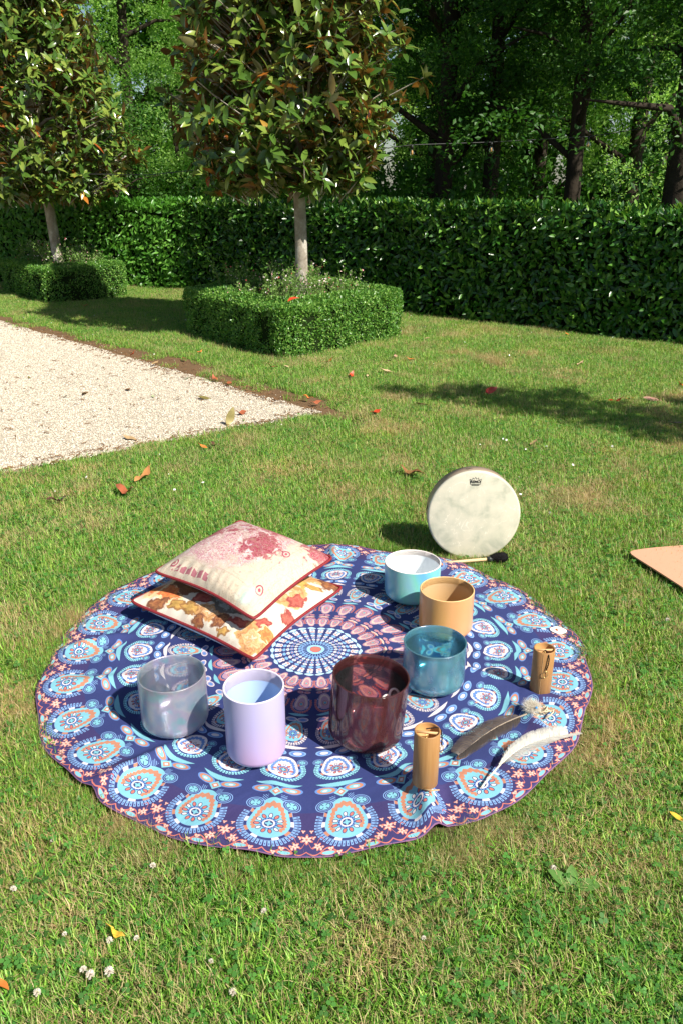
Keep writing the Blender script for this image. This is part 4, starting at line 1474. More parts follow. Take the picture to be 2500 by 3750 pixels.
def cush_top_mat(name, base, fn):
    t = NT(name)
    uvn = t.n('ShaderNodeUVMap', uv_map='UVMap')
    sep = t.n('ShaderNodeSeparateXYZ'); t.link(uvn.outputs[0], sep.inputs[0])
    s, q = E(t, sep.outputs[0]), E(t, sep.outputs[1])
    st = {'c': t.mixc(0.0, base, base)}

    def paint(m, c): st['c'] = t.mixc(m, st['c'], c)
    fn(t, uvn.outputs[0], s, q, paint, st)
    fine = t.noise(uvn.outputs[0], 160, 3)
    p = t.principled(Base_Color=t.mixc(E(t, fine.outputs[0]) * .14, st['c'], (.4, .34, .28)), Roughness=.72)
    p.inputs['Specular IOR Level'].default_value = .25
    t.link(t.bump(fine.outputs[0], .12, .001), p.inputs['Normal'])
    return t.finish(p)


def soft(x, lo, hi):
    return ((x - lo) * (1.0 / (hi - lo))).max(0.0).min(1.0)


def persian(t, uv, s, q, paint, st):
    n1 = E(t, t.noise(uv, 4.5, 5, .65, .4).outputs[0])
    n2 = E(t, t.noise(uv, 13, 5, .6, 1.2).outputs[0])
    n3 = E(t, t.noise(uv, 30, 3, .6, 2.0).outputs[0])
    vo = t.n('ShaderNodeTexVoronoi'); vo.inputs['Scale'].default_value = 13; t.link(uv, vo.inputs['Vector'])
    vd = E(t, vo.outputs['Distance'])
    # worn rose field toward the back half
    ds, dq = s - .30, q - .63
    d = (ds * ds * 1.1 + dq * dq * 1.25).sqrt() + (n1 - .5) * .55
    field = soft(d * -1.0, -.56, -.46)
    paint(field * .95, t.ramp(n2, [(.36, (.52, .36, .34)), (.42, (.40, .06, .17)), (.46, (.50, .30, .33)), (.49, (.54, .43, .36)), (.52, (.36, .04, .14)), (.56, (.46, .18, .26)), (.60, (.55, .44, .38)), (.66, (.36, .33, .44))]))
    scroll = ((n3 - .5).abs() < .026)
    paint(scroll * field, (.80, .70, .62))
    # crimson patches
    for sc, qc, rs in ((.63, .55, .16), (.56, .66, .09), (.70, .50, .08), (.52, .93, .14), (.86, .95, .15), (.02, .40, .09), (.14, .52, .085), (.42, .90, .10), (.97, .86, .10), (.08, .62, .07), (.30, .80, .07), (.26, .60, .07), (.40, .70, .06)):
        a, b = s - sc, q - qc
        dd = (a * a + b * b).sqrt() + (n2 - .5) * .42 + (n1 - .5) * .22
        m = soft(dd * -1.0, -rs, -rs + .03)
        paint(m * .95, t.ramp(n3, [(.4, (.24, .008, .04)), (.52, (.32, .012, .055)), (.575, (.36, .02, .065)), (.60, (.56, .26, .28)), (.64, (.28, .01, .05))]))
    # pale grey-blue worn streaks
    paint(soft(n1, .60, .70) * soft(q, .35, .6) * .6, (.50, .52, .62))
    # tan worn front corner with fine dark scrolls
    paint(soft(s - q * .6 + (n1 - .5) * .5, .45, .7) * .45, (.64, .54, .38))
    paint(((n2 - .47).abs() < .016) * .6, (.36, .27, .19))
    paint(((n3 - .44).abs() < .014) * .55, (.40, .29, .20))
    paint(((n3 - .55).abs() < .010) * .45, (.44, .36, .34))
    vo2 = t.n('ShaderNodeTexVoronoi'); vo2.inputs['Scale'].default_value = 22; t.link(uv, vo2.inputs['Vector'])
    v2 = E(t, vo2.outputs['Distance'])
    paint(v2.band(.16, .24) * (n1 > .47) * field * .8, (.36, .03, .10))
    paint(v2.band(.05, .12) * (n1 < .52) * .45, (.40, .20, .18))
    # rosettes
    paint(vd.band(.10, .15) * (n1 > .50) * .5, (.36, .12, .16))
    for sc, qc in ((.135, .095), (.82, .62), (.18, .70), (.9, .2)):
        a, b = s - sc, q - qc
        dd = (a * a + b * b * .7).sqrt()
        paint(dd.band(.022, .032), (.30, .05, .09)); paint(dd < .011, (.38, .06, .10))
    # border lines and the dashed crimson band along the front left edge
    ed = s.min(1.0 - s).min(q.min(1.0 - q))
    paint(ed.band(.155, .162) * .5, (.42, .30, .24)); paint(ed.band(.055, .060) * .4, (.42, .30, .24))
    dash = (q.band(.035, .085)) * s.band(.14, .50) * ((s * 18.0).frac() > .22) * (n2 > .45)
    paint(dash * .8, (.30, .03, .09))
    # turquoise worn spot near the front corner
    a, b = s - .86, q - .10
    paint(soft((a * a + b * b).sqrt() * -1.0 - (n2 - .5) * .2, -.10, -.03) * .6, (.35, .58, .54))


def floral(t, uv, s, q, paint, st):
    n1 = E(t, t.noise(uv, 7, 5, .6, .6).outputs[0])
    n2 = E(t, t.noise(uv, 18, 4, .6, 1.5).outputs[0])
    n3 = E(t, t.noise(uv, 40, 3, .6, 1.0).outputs[0])

    def blob(sc, qc, rs, stops, asp=1.0, rot=0.0, jag=.12):
        a, b = s - sc, q - qc
        if rot:
            a, b = a * math.cos(rot) + b * math.sin(rot), (b * math.cos(rot) - a * math.sin(rot))
        b = b * asp
        an = b.atan2(a)
        dd = (a * a + b * b).sqrt() + (n1 - .5) * jag + (n2 - .5) * .06 + (an * 5.0).sin() * rs * .13
        m = soft(dd * -1.0, -rs * 1.22, -rs * 1.22 + .012)
        paint(m, t.ramp(dd / rs + (n2 - .5) * .7 + (n3 - .5) * .4, stops))
    OR = [(.1, (.62, .13, .03)), (.45, (.72, .24, .06)), (.65, (.60, .11, .03)), (.85, (.80, .55, .30))]
    GO = [(.1, (.66, .50, .36)), (.35, (.50, .24, .08)), (.55, (.62, .40, .20)), (.8, (.38, .15, .05)), (1, (.54, .29, .11))]
    BR = [(.1, (.20, .05, .02)), (.5, (.34, .13, .04)), (.8, (.16, .05, .02))]
    RD = [(.1, (.34, .05, .04)), (.5, (.46, .10, .07)), (.85, (.26, .035, .03))]
    LE = [(.1, (.40, .23, .05)), (.5, (.54, .32, .08)), (.9, (.26, .12, .03))]
    GY = [(.2, (.20, .20, .19)), (.5, (.46, .48, .45)), (.9, (.14, .12, .10))]
    blob(.08, .20, .10, OR); blob(.21, .17, .10, OR); blob(.03, .30, .07, [(.2, (.55, .36, .40)), (.8, (.66, .44, .36))])
    blob(.30, .34, .13, BR); blob(.20, .05, .055, BR); blob(.42, .40, .10, RD); blob(.47, .22, .075, RD, 1.8, .5); blob(.33, .09, .06, LE, 1.8, .3)
    blob(.44, .10, .07, LE, 1.6, -.2); blob(.56, .13, .085, GO, 1.3, .4); blob(.62, .28, .10, GY); blob(.66, .10, .06, BR, 1.5, .9); blob(.52, .04, .045, BR)
    blob(.74, .30, .07, GY); blob(.79, .16, .07, RD, 1.9, .2); blob(.89, .25, .07, RD, 1.9, 1.2); blob(.91, .11, .095, GO); blob(.72, .05, .05, LE, 1.7, .8)
    blob(.95, .20, .05, OR); blob(.82, .60, .12, GO); blob(.80, .76, .06, [(.3, (.72, .40, .10)), (.9, (.60, .28, .06))]); blob(.92, .60, .065, RD, 1.5, 1.4); blob(.72, .56, .06, [(.3, (.52, .60, .56)), (.8, (.40, .46, .44))])
    blob(.79, .98, .14, GO); blob(.94, .95, .075, BR, 1.2); blob(.60, .80, .12, OR); blob(.97, .42, .05, RD); blob(.3, .7, .2, BR); blob(.90, .80, .05, LE, 1.8, .6)
    paint(((n2 - .52).abs() < .008) * (n1 > .52) * .5, (.45, .24, .10))


def cushion(label, L, B, R_, T, zs, thick_up, thick_dn, mat, seed, wave):
    """four seam corners in plan, seam heights zs per corner"""
    r = np.random.default_rng(seed)
    n = 44
    L, B, R_, T = [np.array([*a, z]) for a, z in zip((L, B, R_, T), zs)]
    c = (L + B + R_ + T) / 4
    root = thing('cushion', label, 'cushion', (c[0], c[1], 0), group='piped cushions stacked on the tapestry')
    g = np.linspace(0, 1, n + 1)
    S, Q = np.meshgrid(g, g, indexing='ij')

    def plan(S, Q):
        # sides drawn inward a little
        cs = .045 * np.sin(np.pi * S) * (2 * Q - 1) * np.abs(2 * Q - 1) ** 2
        cq = .045 * np.sin(np.pi * Q) * (2 * S - 1) * np.abs(2 * S - 1) ** 2
        s, q = S - cq, Q - cs
        # rounded corners
        P = ((1 - s) * (1 - q))[..., None] * L + (s * (1 - q))[..., None] * B + (s * q)[..., None] * R_ + ((1 - s) * q)[..., None] * T
        d = np.minimum(S, 1 - S) + np.minimum(Q, 1 - Q)
        k = (np.exp(-d / .045) * .016)
        P[..., :2] += (c[:2] - P[..., :2]) / np.linalg.norm(c[:2] - P[..., :2] + 1e-9, axis=-1)[..., None] * k[..., None]
        P[..., 2] += wave * np.sin(S * 5 + Q * 4 + seed) * (1 - (4 * S * (1 - S)) * (4 * Q * (1 - Q))) * .6
        return P
    base = plan(S, Q)
    a = (1 - np.abs(2 * S - 1) ** 2.3) * (1 - np.abs(2 * Q - 1) ** 2.3)
    prof = np.clip(a, 0, 1) ** .62
    pucker = .004 * (vnoise(S * 2, Q * 9, .33) - .5) * np.exp(-np.minimum(Q, 1 - Q) / .10) + .004 * (vnoise(S * 9, Q * 2, .33) - .5) * np.exp(-np.minimum(S, 1 - S) / .10)
    # gathers along the seam
    gat = .0045 * (np.sin(S * 80 + 3 * np.sin(S * 9)) * np.exp(-((Q - .07) / .06) ** 2) + np.sin(Q * 80 + 3 * np.sin(Q * 11)) * np.exp(-((S - .93) / .06) ** 2)) * np.clip(prof * 3, 0, 1)
    dent = .012 * (vnoise(S + seed, Q, .4) - .5) * prof
    top = base.copy(); top[..., 2] += thick_up * prof + pucker * 2 + dent + gat
    bot = base.copy(); bot[..., 2] -= thick_dn * prof ** .8
    idx = np.arange((n + 1) ** 2).reshape(n + 1, n + 1)
    F = np.stack([idx[:-1, :-1], idx[1:, :-1], idx[1:, 1:], idx[:-1, 1:]], -1).reshape(-1, 4)
    off = [c[0], c[1], 0]
    uv = np.c_[S.ravel(), Q.ravel()]
    obj('top_cover', mesh_np('cushion_top', top.reshape(-1, 3) - off, F, mat, True, uv=uv), root)
    obj('back_cover', mesh_np('cushion_back', bot.reshape(-1, 3) - off, F[:, ::-1], M_BACKC, True), root)
    per = np.concatenate([base[:-1, 0], base[-1, :-1], base[:0:-1, -1], base[0, :0:-1]])
    per = np.concatenate([per, per[:2]])
    obj('piping', mesh_np('cushion_piping', *tube(per - off + [0, 0, .001], .0055, 8, False), M_PIPE, True), root)
    return root


M_PERS = cush_top_mat('worn_rose_carpet_print', (.54, .47, .37), persian)
M_FLOR = cush_top_mat('autumn_flower_print', (.63, .57, .48), floral)
cushion('lower cushion of the stack, cream with orange and brown autumn flowers', (-.774, 2.51), (-.278, 2.144), (.013, 2.628), (-.50, 2.99), (.105, .085, .105, .105), .072, .068, M_FLOR, 3, .008)
cushion('upper cushion of the stack with faded rose and crimson carpet print', (-.686, 2.548), (-.283, 2.216), (-.023, 2.646), (-.421, 3.017), (.212, .200, .212, .212), .092, .045, M_PERS, 5, .008)

# ================================================================== FRAME DRUM
def drum():
    D, dep = .197, .085
    root = thing('frame_drum', 'round frame drum with mottled cream head standing upright on the grass', 'drum', (.562, 3.072, D + .012), (R(-5), 0, 0))
    # local: face looks along -y, depth goes to +y
    t = NT('drum_parchment')
    tc = t.n('ShaderNodeTexCoord')
    n1 = t.noise(tc.outputs['Object'], 11, 5, .6, .3)
    n2 = t.noise(tc.outputs['Object'], 26, 5, .65, 1.2)
    vein = ((E(t, t.noise(tc.outputs['Object'], 7, 3, .5, 2.5).outputs[0]) - .5).abs() < .006) * (E(t, n1.outputs[0]) > .52)
    c = t.ramp(n1.outputs[0], [(.36, (.40, .41, .32)), (.48, (.55, .53, .42)), (.6, (.62, .58, .46))])
    c = t.mixc(E(t, n2.outputs[0]) * .35, c, (.46, .45, .35))
    c = t.mixc(vein * .7, c, (.74, .70, .58))
    p = t.principled(Base_Color=c, Roughness=.42)
    p.inputs['Specular IOR Level'].default_value = .35
    M_HEAD = t.finish(p)
    t = NT('drum_shell_wood')
    tc = t.n('ShaderNodeTexCoord')
    mp = t.n('ShaderNodeMapping'); mp.inputs['Scale'].default_value = (4, 60, 4); t.link(tc.outputs['Object'], mp.inputs[0])
    n1 = t.noise(mp.outputs[0], 3, 4)
    p = t.principled(Base_Color=t.mixc(E(t, n1.outputs[0]), (.42, .30, .21), (.60, .45, .33)), Roughness=.6)
    M_SHELL = t.finish(p)
    rot = Matrix.Rotation(R(90), 3, 'X')            # lathe axis z -> -y

    def ax(prof, n=96):
        V, F = lathe(prof, n)
        return np.c_[V[:, 0], -V[:, 2], V[:, 1]], F
    # z here = distance toward the viewer
    obj('shell', mesh_np('drum_shell', *ax([(D - .001, -.006), (D - .001, -dep), (D - .009, -dep), (D - .009, -.006)]), M_SHELL, True), root)
    obj('drumhead', mesh_np('drum_head', *ax([(.0001, 0), (D - .010, 0), (D - .004, -.0015), (D, -.006), (D + .0006, -.014), (D - .0006, -.015)]), M_HEAD, True), root)
    M_INK = simple('black_print', (.02, .02, .02), .6, .3, .05)

    def text(body, size, loc, name, shear=0, parent=root, rot_=(R(90), 0, 0)):
        cu = bpy.data.curves.new(name, 'FONT')
        cu.body = body; cu.size = size; cu.align_x = 'CENTER'; cu.align_y = 'CENTER'; cu.extrude = .0001; cu.offset = .0006
        o = bpy.data.objects.new(name + '_curve', cu)
        COL.objects.link(o)
        dg = bpy.context.evaluated_depsgraph_get()
        me = bpy.data.meshes.new_from_object(o.evaluated_get(dg))
        bpy.data.objects.remove(o)
        me.materials.clear(); me.materials.append(M_INK)
        return obj(name, me, parent, loc, rot_)
    lz, lx = .150, -.002
    text('REMO', .0155, (lx, -.0009, lz), 'lettering')
    text('FIBERSKYN FRAME DRUM', .0028, (lx, -.0009, lz - .0145), 'small_lettering')
    # crown emblem: outline with five points above the name
    pts = [(-.021, -.010), (-.0235, .012), (-.014, .0085), (-.0115, .018), (-.005, .0115), (0, .0205), (.005, .0115), (.0115, .018), (.014, .0085), (.0235, .012), (.021, -.010), (-.021, -.010)]
    V, F = tube([(a + lx, -.0010, b + lz) for a, b in pts], .0008, 4, False)
    obj('crown_emblem', mesh_np('crown_emblem', V, F, M_INK), root)
    # small dark maker's marks burnt on the shell
    for ang, sx in ((97, .030), (172, .022)):
        a = R(ang)
        q = (math.cos(a) * (D + .0003), .045, math.sin(a) * (D + .0003))
        V, F = join([tube([(-.5 * sx, 0, 0), (-.1 * sx, 0, .004), (.2 * sx, 0, -.002), (.5 * sx, 0, .001)], [.001, .003, .0018, .0006], 5), tube([(-.42 * sx, 0, -.004), (-.2 * sx, 0, .006)], .0012, 4)])
        o = obj('maker_mark', mesh_np('maker_mark', V, F, M_INK), root, q)
        o.rotation_euler = (R(90), R(90 - ang) , 0)
        o.rotation_mode = 'XYZ'
        ex = Vector((-math.sin(a), 0, math.cos(a))) * -1; ey = Vector((math.cos(a), 0, math.sin(a))); ez = ex.cross(ey)
        o.matrix_local = Matrix.Translation(q) @ Matrix((ex, ey, ez)).transposed().to_4x4() @ Matrix.Scale(.35, 4, (0, 1, 0))


drum()

# mallet
root = thing('drum_mallet', 'wooden drum mallet with black padded head lying in the grass before the drum', 'mallet', (.405, 2.975, .034), (0, 0, math.atan2(.037, .286)))
M_DOWEL = simple('pale_dowel', (.62, .44, .25), .55, .35, .12, 14)
M_FELT = simple('black_fleece', (.010, .009, .010), .95, .1, .3, 60, .8)
obj('stick', mesh_np('mallet_stick', *tube([[-.06, 0, -.004], [.24, 0, .006]], [.0062, .0066], 12), M_DOWEL, True), root)
V, F = lathe([(.0001, -.030), (.010, -.028), (.014, -.018), (.0205, 0), (.0225, .018), (.0205, .034), (.012, .045), (.0001, .049)], 24)
Vh = np.c_[V[:, 2] + .255, V[:, 0], V[:, 1] + .010] + .0012 * np.random.default_rng(3).normal(size=V.shape)
hd_ = obj('head', mesh_np('mallet_head', Vh, F, M_FELT, True), root)
n = 1500
dd = rand_dirs(n)
P = np.c_[.270 + dd[:, 0] * .034, dd[:, 1] * .021, .010 + dd[:, 2] * .021]
tv3 = np.array([[0, .1, 0], [0, -.1, 0], [1, 0, 0]])
V, F, _ = scatter(tv3, np.array([[0, 1, 2]]), P, frames(dd + rand_dirs(n) * .5, rand_dirs(n)), rng.uniform(.003, .007, n))
tag(obj('fleece', mesh_np('mallet_fleece', V, F, M_FELT), hd_), kind='stuff')
obj('collar', mesh_np('mallet_collar', *tube([[.214, 0, .005], [.236, 0, .006]], [.0115, .0125], 14), simple('dark_binding', (.03, .035, .035), .4, .5), True), root)

# ================================================================== BAMBOO CHIMES
t = NT('bamboo_tube')
tc = t.n('ShaderNodeTexCoord')
mp = t.n('ShaderNodeMapping'); mp.inputs['Scale'].default_value = (1, 1, .045); t.link(tc.outputs['Object'], mp.inputs[0])
n1 = t.noise(mp.outputs[0], 170, 4, .6)
n2 = t.noise(tc.outputs['Object'], 18, 4)
c = t.mixc(E(t, n1.outputs[0]), (.24, .11, .035), (.48, .27, .11))
c = t.mixc(E(t, n2.outputs[0]) * .4, c, (.38, .19, .07))
p = t.principled(Base_Color=c, Roughness=.42)
p.inputs['Specular IOR Level'].default_value = .4
t.link(t.bump(n1.outputs[0], .12, .001), p.inputs['Normal'])
M_BAM = t.finish(p)
M_BAMI = simple('bamboo_inside', (.50, .27, .10), .6, .3, .15, 30)
M_WOOD = simple('light_wood_disc', (.60, .38, .18), .6, .3, .15, 30)
M_CORD = simple('dark_braided_cord', (.025, .018, .014), .8, .2, .4, 200, .5)
M_GOLD = simple('brass_ring', (.70, .52, .22), .3, .6, .05, 20, 0, .9)


def chime(label, x, y, r, h, rot, cord_pts, ring_pos, ring_rot, peg=None, seam=None):
    root = thing('bamboo_chime', label, 'chime', (x, y, cz(x, y) + .001), (0, 0, rot), 'bamboo chimes on the tapestry')
    V, F = lathe([(r - .004, .002), (r - .0006, 0), (r, .001), (r, h - .001), (r - .0008, h), (r - .0032, h), (r - .004, h - .001)], 48)
    obj('tube', mesh_np('chime_tube', V, F, M_BAM, True), root)
    V, F = lathe([(r - .004, h - .001), (r - .004, h - .034), (.0001, h - .034)], 48)
    obj('inside_wall', mesh_np('chime_inside', V, F, M_BAMI, True), root)
    bar = obj('crossbar', mesh_np('chime_crossbar', *tube([[-r + .003, 0, h - .007], [r - .003, 0, h - .007]], .0034, 10), M_WOOD, True), root)
    obj('hook', mesh_np('chime_hook', *tube([[0, -.001, h - .010], [.003, -.003, h - .016], [.0, -.004, h - .022], [-.003, -.003, h - .016], [0, 0, h - .011]], .0009, 6), M_GOLD, True), bar)
    cp = np.array(cord_pts)
    tt = np.linspace(0, len(cp) - 1, 26)
    q = np.c_[[np.interp(tt, np.arange(len(cp)), cp[:, k]) for k in range(3)]].T
    tw = []
    for ph in (0, math.pi):
        o = np.c_[np.cos(tt * 9 + ph), np.sin(tt * 9 + ph), 0 * tt] * .0010
        tw.append(tube(q + o, .0013, 6))
    V, F = join(tw)
    cord = obj('cord', mesh_np('chime_cord', V, F, M_CORD, True), root)
    th = np.linspace(0, 2 * np.pi, 29)
    rg = np.c_[.0075 * np.cos(th), 0 * th, .0105 * np.sin(th)]
    obj('ring', mesh_np('chime_ring', *tube(rg, .0010, 6, False), M_GOLD, True), cord, ring_pos, ring_rot)
    if peg is not None: obj('peg', mesh_np('chime_peg', *tube(peg, [.0022, .0020, .0012], 8), M_WOOD, True), root)
    if seam is not None:
        a = seam
        obj('node_line', mesh_np('chime_line', *tube([[math.cos(a) * r, math.sin(a) * r, .004], [math.cos(a) * r, math.sin(a) * r, h - .004]], .0006, 5), M_WOOD), root)


chime('rear bamboo chime near the right edge with dark cord hanging down its front', .621, 2.062, .0325, .152, 0.0,
      [[.002, -.004, .147], [.004, -.018, .150], [.005, -.0325, .148], [.007, -.036, .135], [.006, -.0365, .115], [.002, -.0358, .096]], (.0005, -.0362, .080), (0, R(8), 0), seam=R(-108))
chime('front bamboo chime at the folded edge of the tapestry, cord over its side', .216, 1.618, .0330, .162, R(-8),
      [[-.004, .010, .158], [.010, .013, .160], [.024, .014, .163], [.034, .010, .158], [.0375, .006, .135], [.0368, .003, .118]], (.0375, .001, .106), (0, 0, R(60)), peg=[[-.002, -.033, .003], [.020, -.038, .006], [.038, -.036, .008]])

# ================================================================== FEATHERS
def feather(label, base, tip, wid_l, wid_r, mats, arch, curve, taper, splits, seed, bare=.12, roll=0.0):
    """vane of many barbs along a curved shaft; base and tip in the world"""
    r = np.random.default_rng(seed)
    base, tip = np.array(base), np.array(tip)
    L = np.linalg.norm(tip - base)
    d = (tip - base) / L
    sd = np.array([-d[1], d[0], 0]); sd /= np.linalg.norm(sd)
    up = np.cross(d, sd)
    up = up if up[2] > 0 else -up
    root = thing('feather', label, 'feather', tuple(base))
    tt = np.linspace(0, 1, 30)

    def spine(s): return d * (s * L)[:, None] + sd * (curve * np.sin(np.pi * s))[:, None] + up * (arch * np.sin(np.pi * s))[:, None]
    sp = spine(tt)
    obj('shaft', mesh_np('feather_shaft', *tube(sp, np.interp(tt, [0, .3, 1], [.0026, .0020, .0004]), 8), mats[1], True), root)
    Vs, Fs, k = [], [], 0
    nb = 210
    for side, W in ((1, wid_l), (-1, wid_r)):
        ss = np.linspace(bare, .995, nb)
        prof = np.interp(ss, taper[0], taper[1]) * W
        gap = np.zeros(nb)
        for (g0, g1) in splits: gap += np.where((ss > g0) & (ss < g1) , r.uniform(.0, .35, nb), 0) if side == (1 if g0 < g1 else -1) else 0
        fw = .62                    # barbs sweep forward
        jit = r.normal(0, .018, nb) * .6
        for i in range(nb):
            s0 = ss[i]
            p0 = spine(np.array([s0]))[0]
            ln = prof[i] * (1 - .5 * gap[i]) * (1 + jit[i])
            pts = []
            for q in (0, .5, 1):
                pts.append(p0 + sd * side * ln * q * .86 + d * ln * (fw * q + .25 * q * q) + up * (.006 * math.sin(2.2 * q) - .012 * q * q * roll * side + r.normal(0, .0006)))
            wb_ = L * (1 - bare) / nb * .62
            for q in range(3):
                o = d * wb_ * (1.0 if q < 2 else .5)
                Vs += [pts[q] - o, pts[q] + o]
            Fs += [[k, k + 1, k + 3, k + 2], [k + 2, k + 3, k + 5, k + 4]]
            k += 6
    vane = obj('vane', mesh_np('feather_vane', np.array(Vs), np.array(Fs), mats[0], True), root)
    return root


t = NT('brown_vane')
tc = t.n('ShaderNodeTexCoord')
n1 = t.noise(tc.outputs['Object'], 26, 4, .6)
p = t.principled(Base_Color=t.mixc(E(t, n1.outputs[0]), (.055, .042, .036), (.125, .10, .085)), Roughness=.5)
M_BRF = t.finish(p)
M_BRS = simple('pale_brown_shaft', (.30, .24, .18), .5, .4)
t = NT('white_vane')
p = t.principled(Base_Color=(.82, .79, .70), Roughness=.6)
tr = t.n('ShaderNodeBsdfTranslucent'); tr.inputs[0].default_value = (.8, .76, .66, 1)
M_WHF = t.finish(t.mixsh(.25, p, tr))
M_WHS = simple('ivory_shaft', (.80, .74, .58), .4, .4, .04)
z_ = lambda x, y: cz(x, y)
bf = feather('brown feather with white fluff and leather wrap at its quill', (.545, 1.912, z_(.545, 1.912) + .016), (.322, 1.748, z_(.322, 1.748) + .012), .043, .043, (M_BRF, M_BRS), .012, -.006,
             ([0, .1, .16, .3, .7, .9, .97, 1], [.3, .55, .85, 1, .95, .75, .5, .15]), [(.2, .22)], 5, .10)
feather('long white feather with frayed edges lying right of the brown feather', (.366, 1.628, z_(.366, 1.628) + .010), (.652, 1.842, z_(.652, 1.842) + .016), .042, .050, (M_WHF, M_WHS), .022, .026,
        ([0, .25, .32, .4, .6, .85, .95, 1], [0, .25, .7, .85, 1, 1, .85, .5]), [(.5, .52), (.66, .69), (.3, .36), (.84, .86)], 8, .24, .5)
# fluff, leather loops and bead of the brown feather
fl0 = np.array([.565, 1.935, z_(.565, 1.935) + .020]) - np.array(bf.location)
n = 2600
M_FLUF = leaf_mat('white_down', [(0, (.80, .74, .62)), (1, (.86, .82, .74))], rough=.9, spec=.1, transl=.35, tl_col=(.8, .76, .68))
dd = rand_dirs(n) * [1, 1, .6] + [.1, .15, .35]
P = fl0 + rand_dirs(n) * [.014, .014, .008]
V, F, ix = scatter(np.array([[0, .022, 0], [0, -.022, 0], [1, 0, .02]]), np.array([[0, 1, 2]]), P, frames(dd, rand_dirs(n)), rng.uniform(.012, .030, n))
tag(obj('down', mesh_np('feather_down', V, F, M_FLUF, tint=rng.random(n)[ix]), bf), kind='stuff')
M_LEA = simple('tan_leather', (.60, .50, .34), .7, .3, .15, 60)
lp = []
c0 = np.array([.592, 1.948, z_(.592, 1.948) + .014]) - np.array(bf.location)
for k in range(5):
    th = np.linspace(0, 2 * np.pi, 22)
    o = np.array([.010 * k - .012, .006 * math.sin(k * 2), .004 * (k % 3)])
    rr_ = .011 + .004 * math.sin(k * 1.7)
    lp.append(tube(c0 + o + np.c_[rr_ * 1.3 * np.cos(th), rr_ * np.sin(th) * .8, .008 * np.sin(th + k) + .004 * np.cos(2 * th)], .0024, 6, False))
lp.append(tube(c0 + np.array([[.02, .004, .0], [.038, .004, .004], [.040, -.010, .006], [.028, -.022, .002], [.012, -.028, -.004]]), .0024, 6))
V, F = join(lp)
wrap = obj('leather_wrap', mesh_np('leather_wrap', V, F, M_LEA, True), bf)
obj('bead', mesh_np('bead', *lathe([(.0001, -.0035), (.003, -.0025), (.0042, 0), (.003, .0025), (.0001, .0035)], 14), simple('blue_bead', (.03, .25, .62), .2, .5), True), wrap, fl0 + [.008, -.018, .012])
obj('quill', mesh_np('quill', *tube([fl0 + [-.016, -.010, .002], fl0 + [.0, .0, .004], fl0 + [.02, .012, .0]], .003, 8), M_WHS, True), bf)

# white card
th = np.linspace(0, 2 * np.pi, 41)[:-1]
rr_ = 1 + .10 * np.cos(2 * th) + .05 * np.cos(4 * th + .6)
out = np.c_[.0265 * rr_ * np.cos(th), .024 * rr_ * np.sin(th)]
V = np.concatenate([np.c_[out, np.full(40, .0022)], np.c_[out, np.zeros(40)]])
F = [np.arange(40)[None], np.arange(40, 80)[::-1][None], np.array([[i, (i + 40), 40 + (i + 1) % 40, (i + 1) % 40] for i in range(40)])]
root = thing('printed_card', 'small rounded white card with orange-brown drop lying on the tapestry border', 'card', (.777, 2.442, cz(.777, 2.442) + .004), (R(4), R(5), .1))
obj('card', mesh_np('card_sheet', V, F, simple('white_card', (.82, .81, .80), .5, .4, .03)), root)
dr = np.c_[.0052 * np.cos(th), .0065 * np.sin(th) + .003 * (np.sin(th) > .5) * (np.sin(th) - .5) * 2, np.full(40, .0026)] - [.006, 0, 0]
obj('drop_print', mesh_np('drop_print', dr, np.arange(40)[None], simple('orange_brown_print', (.34, .10, .03), .5, .3, .3, 300)), root)

# yoga mat
M_MAT = simple('peach_rubber_mat', (.62, .33, .21), .75, .2, .05, 180, .1)
mo = np.array([1.225, 3.061]); e1 = np.array([.968, .25]); e2 = np.array([.32, -.947])
nu, nv = 24, 60
V = []
for zt in (1, 0):
    for i in range(nu + 1):
        for j in range(nv + 1):
            a, b = i / nu * .61, j / nv * 1.75
            cr = .012 * math.exp(-(a + b) / .02)
            q = mo + e1 * (a + cr) + e2 * (b + cr)
            z = .038 + .006 * math.sin(a * 9 + 1) * math.exp(-b / .25) + .004 * math.sin(b * 6 + a * 3) + .006 * zt
            V.append([q[0], q[1], z])
idx = np.arange((nu + 1) * (nv + 1)).reshape(nu + 1, nv + 1)
ft = np.stack([idx[:-1, :-1], idx[:-1, 1:], idx[1:, 1:], idx[1:, :-1]], -1).reshape(-1, 4)
nn = (nu + 1) * (nv + 1)
per = np.concatenate([idx[:-1, 0], idx[-1, :-1], idx[:0:-1, -1], idx[0, :0:-1]])
sd4 = np.array([[per[i], per[(i + 1) % len(per)], per[(i + 1) % len(per)] + nn, per[i] + nn] for i in range(len(per))])
tag(obj('yoga_mat', mesh_np('yoga_mat', np.array(V), np.concatenate([ft[:, ::-1], ft + nn, sd4]), M_MAT)), 'corner of a peach coloured exercise mat lying on the grass', 'mat')

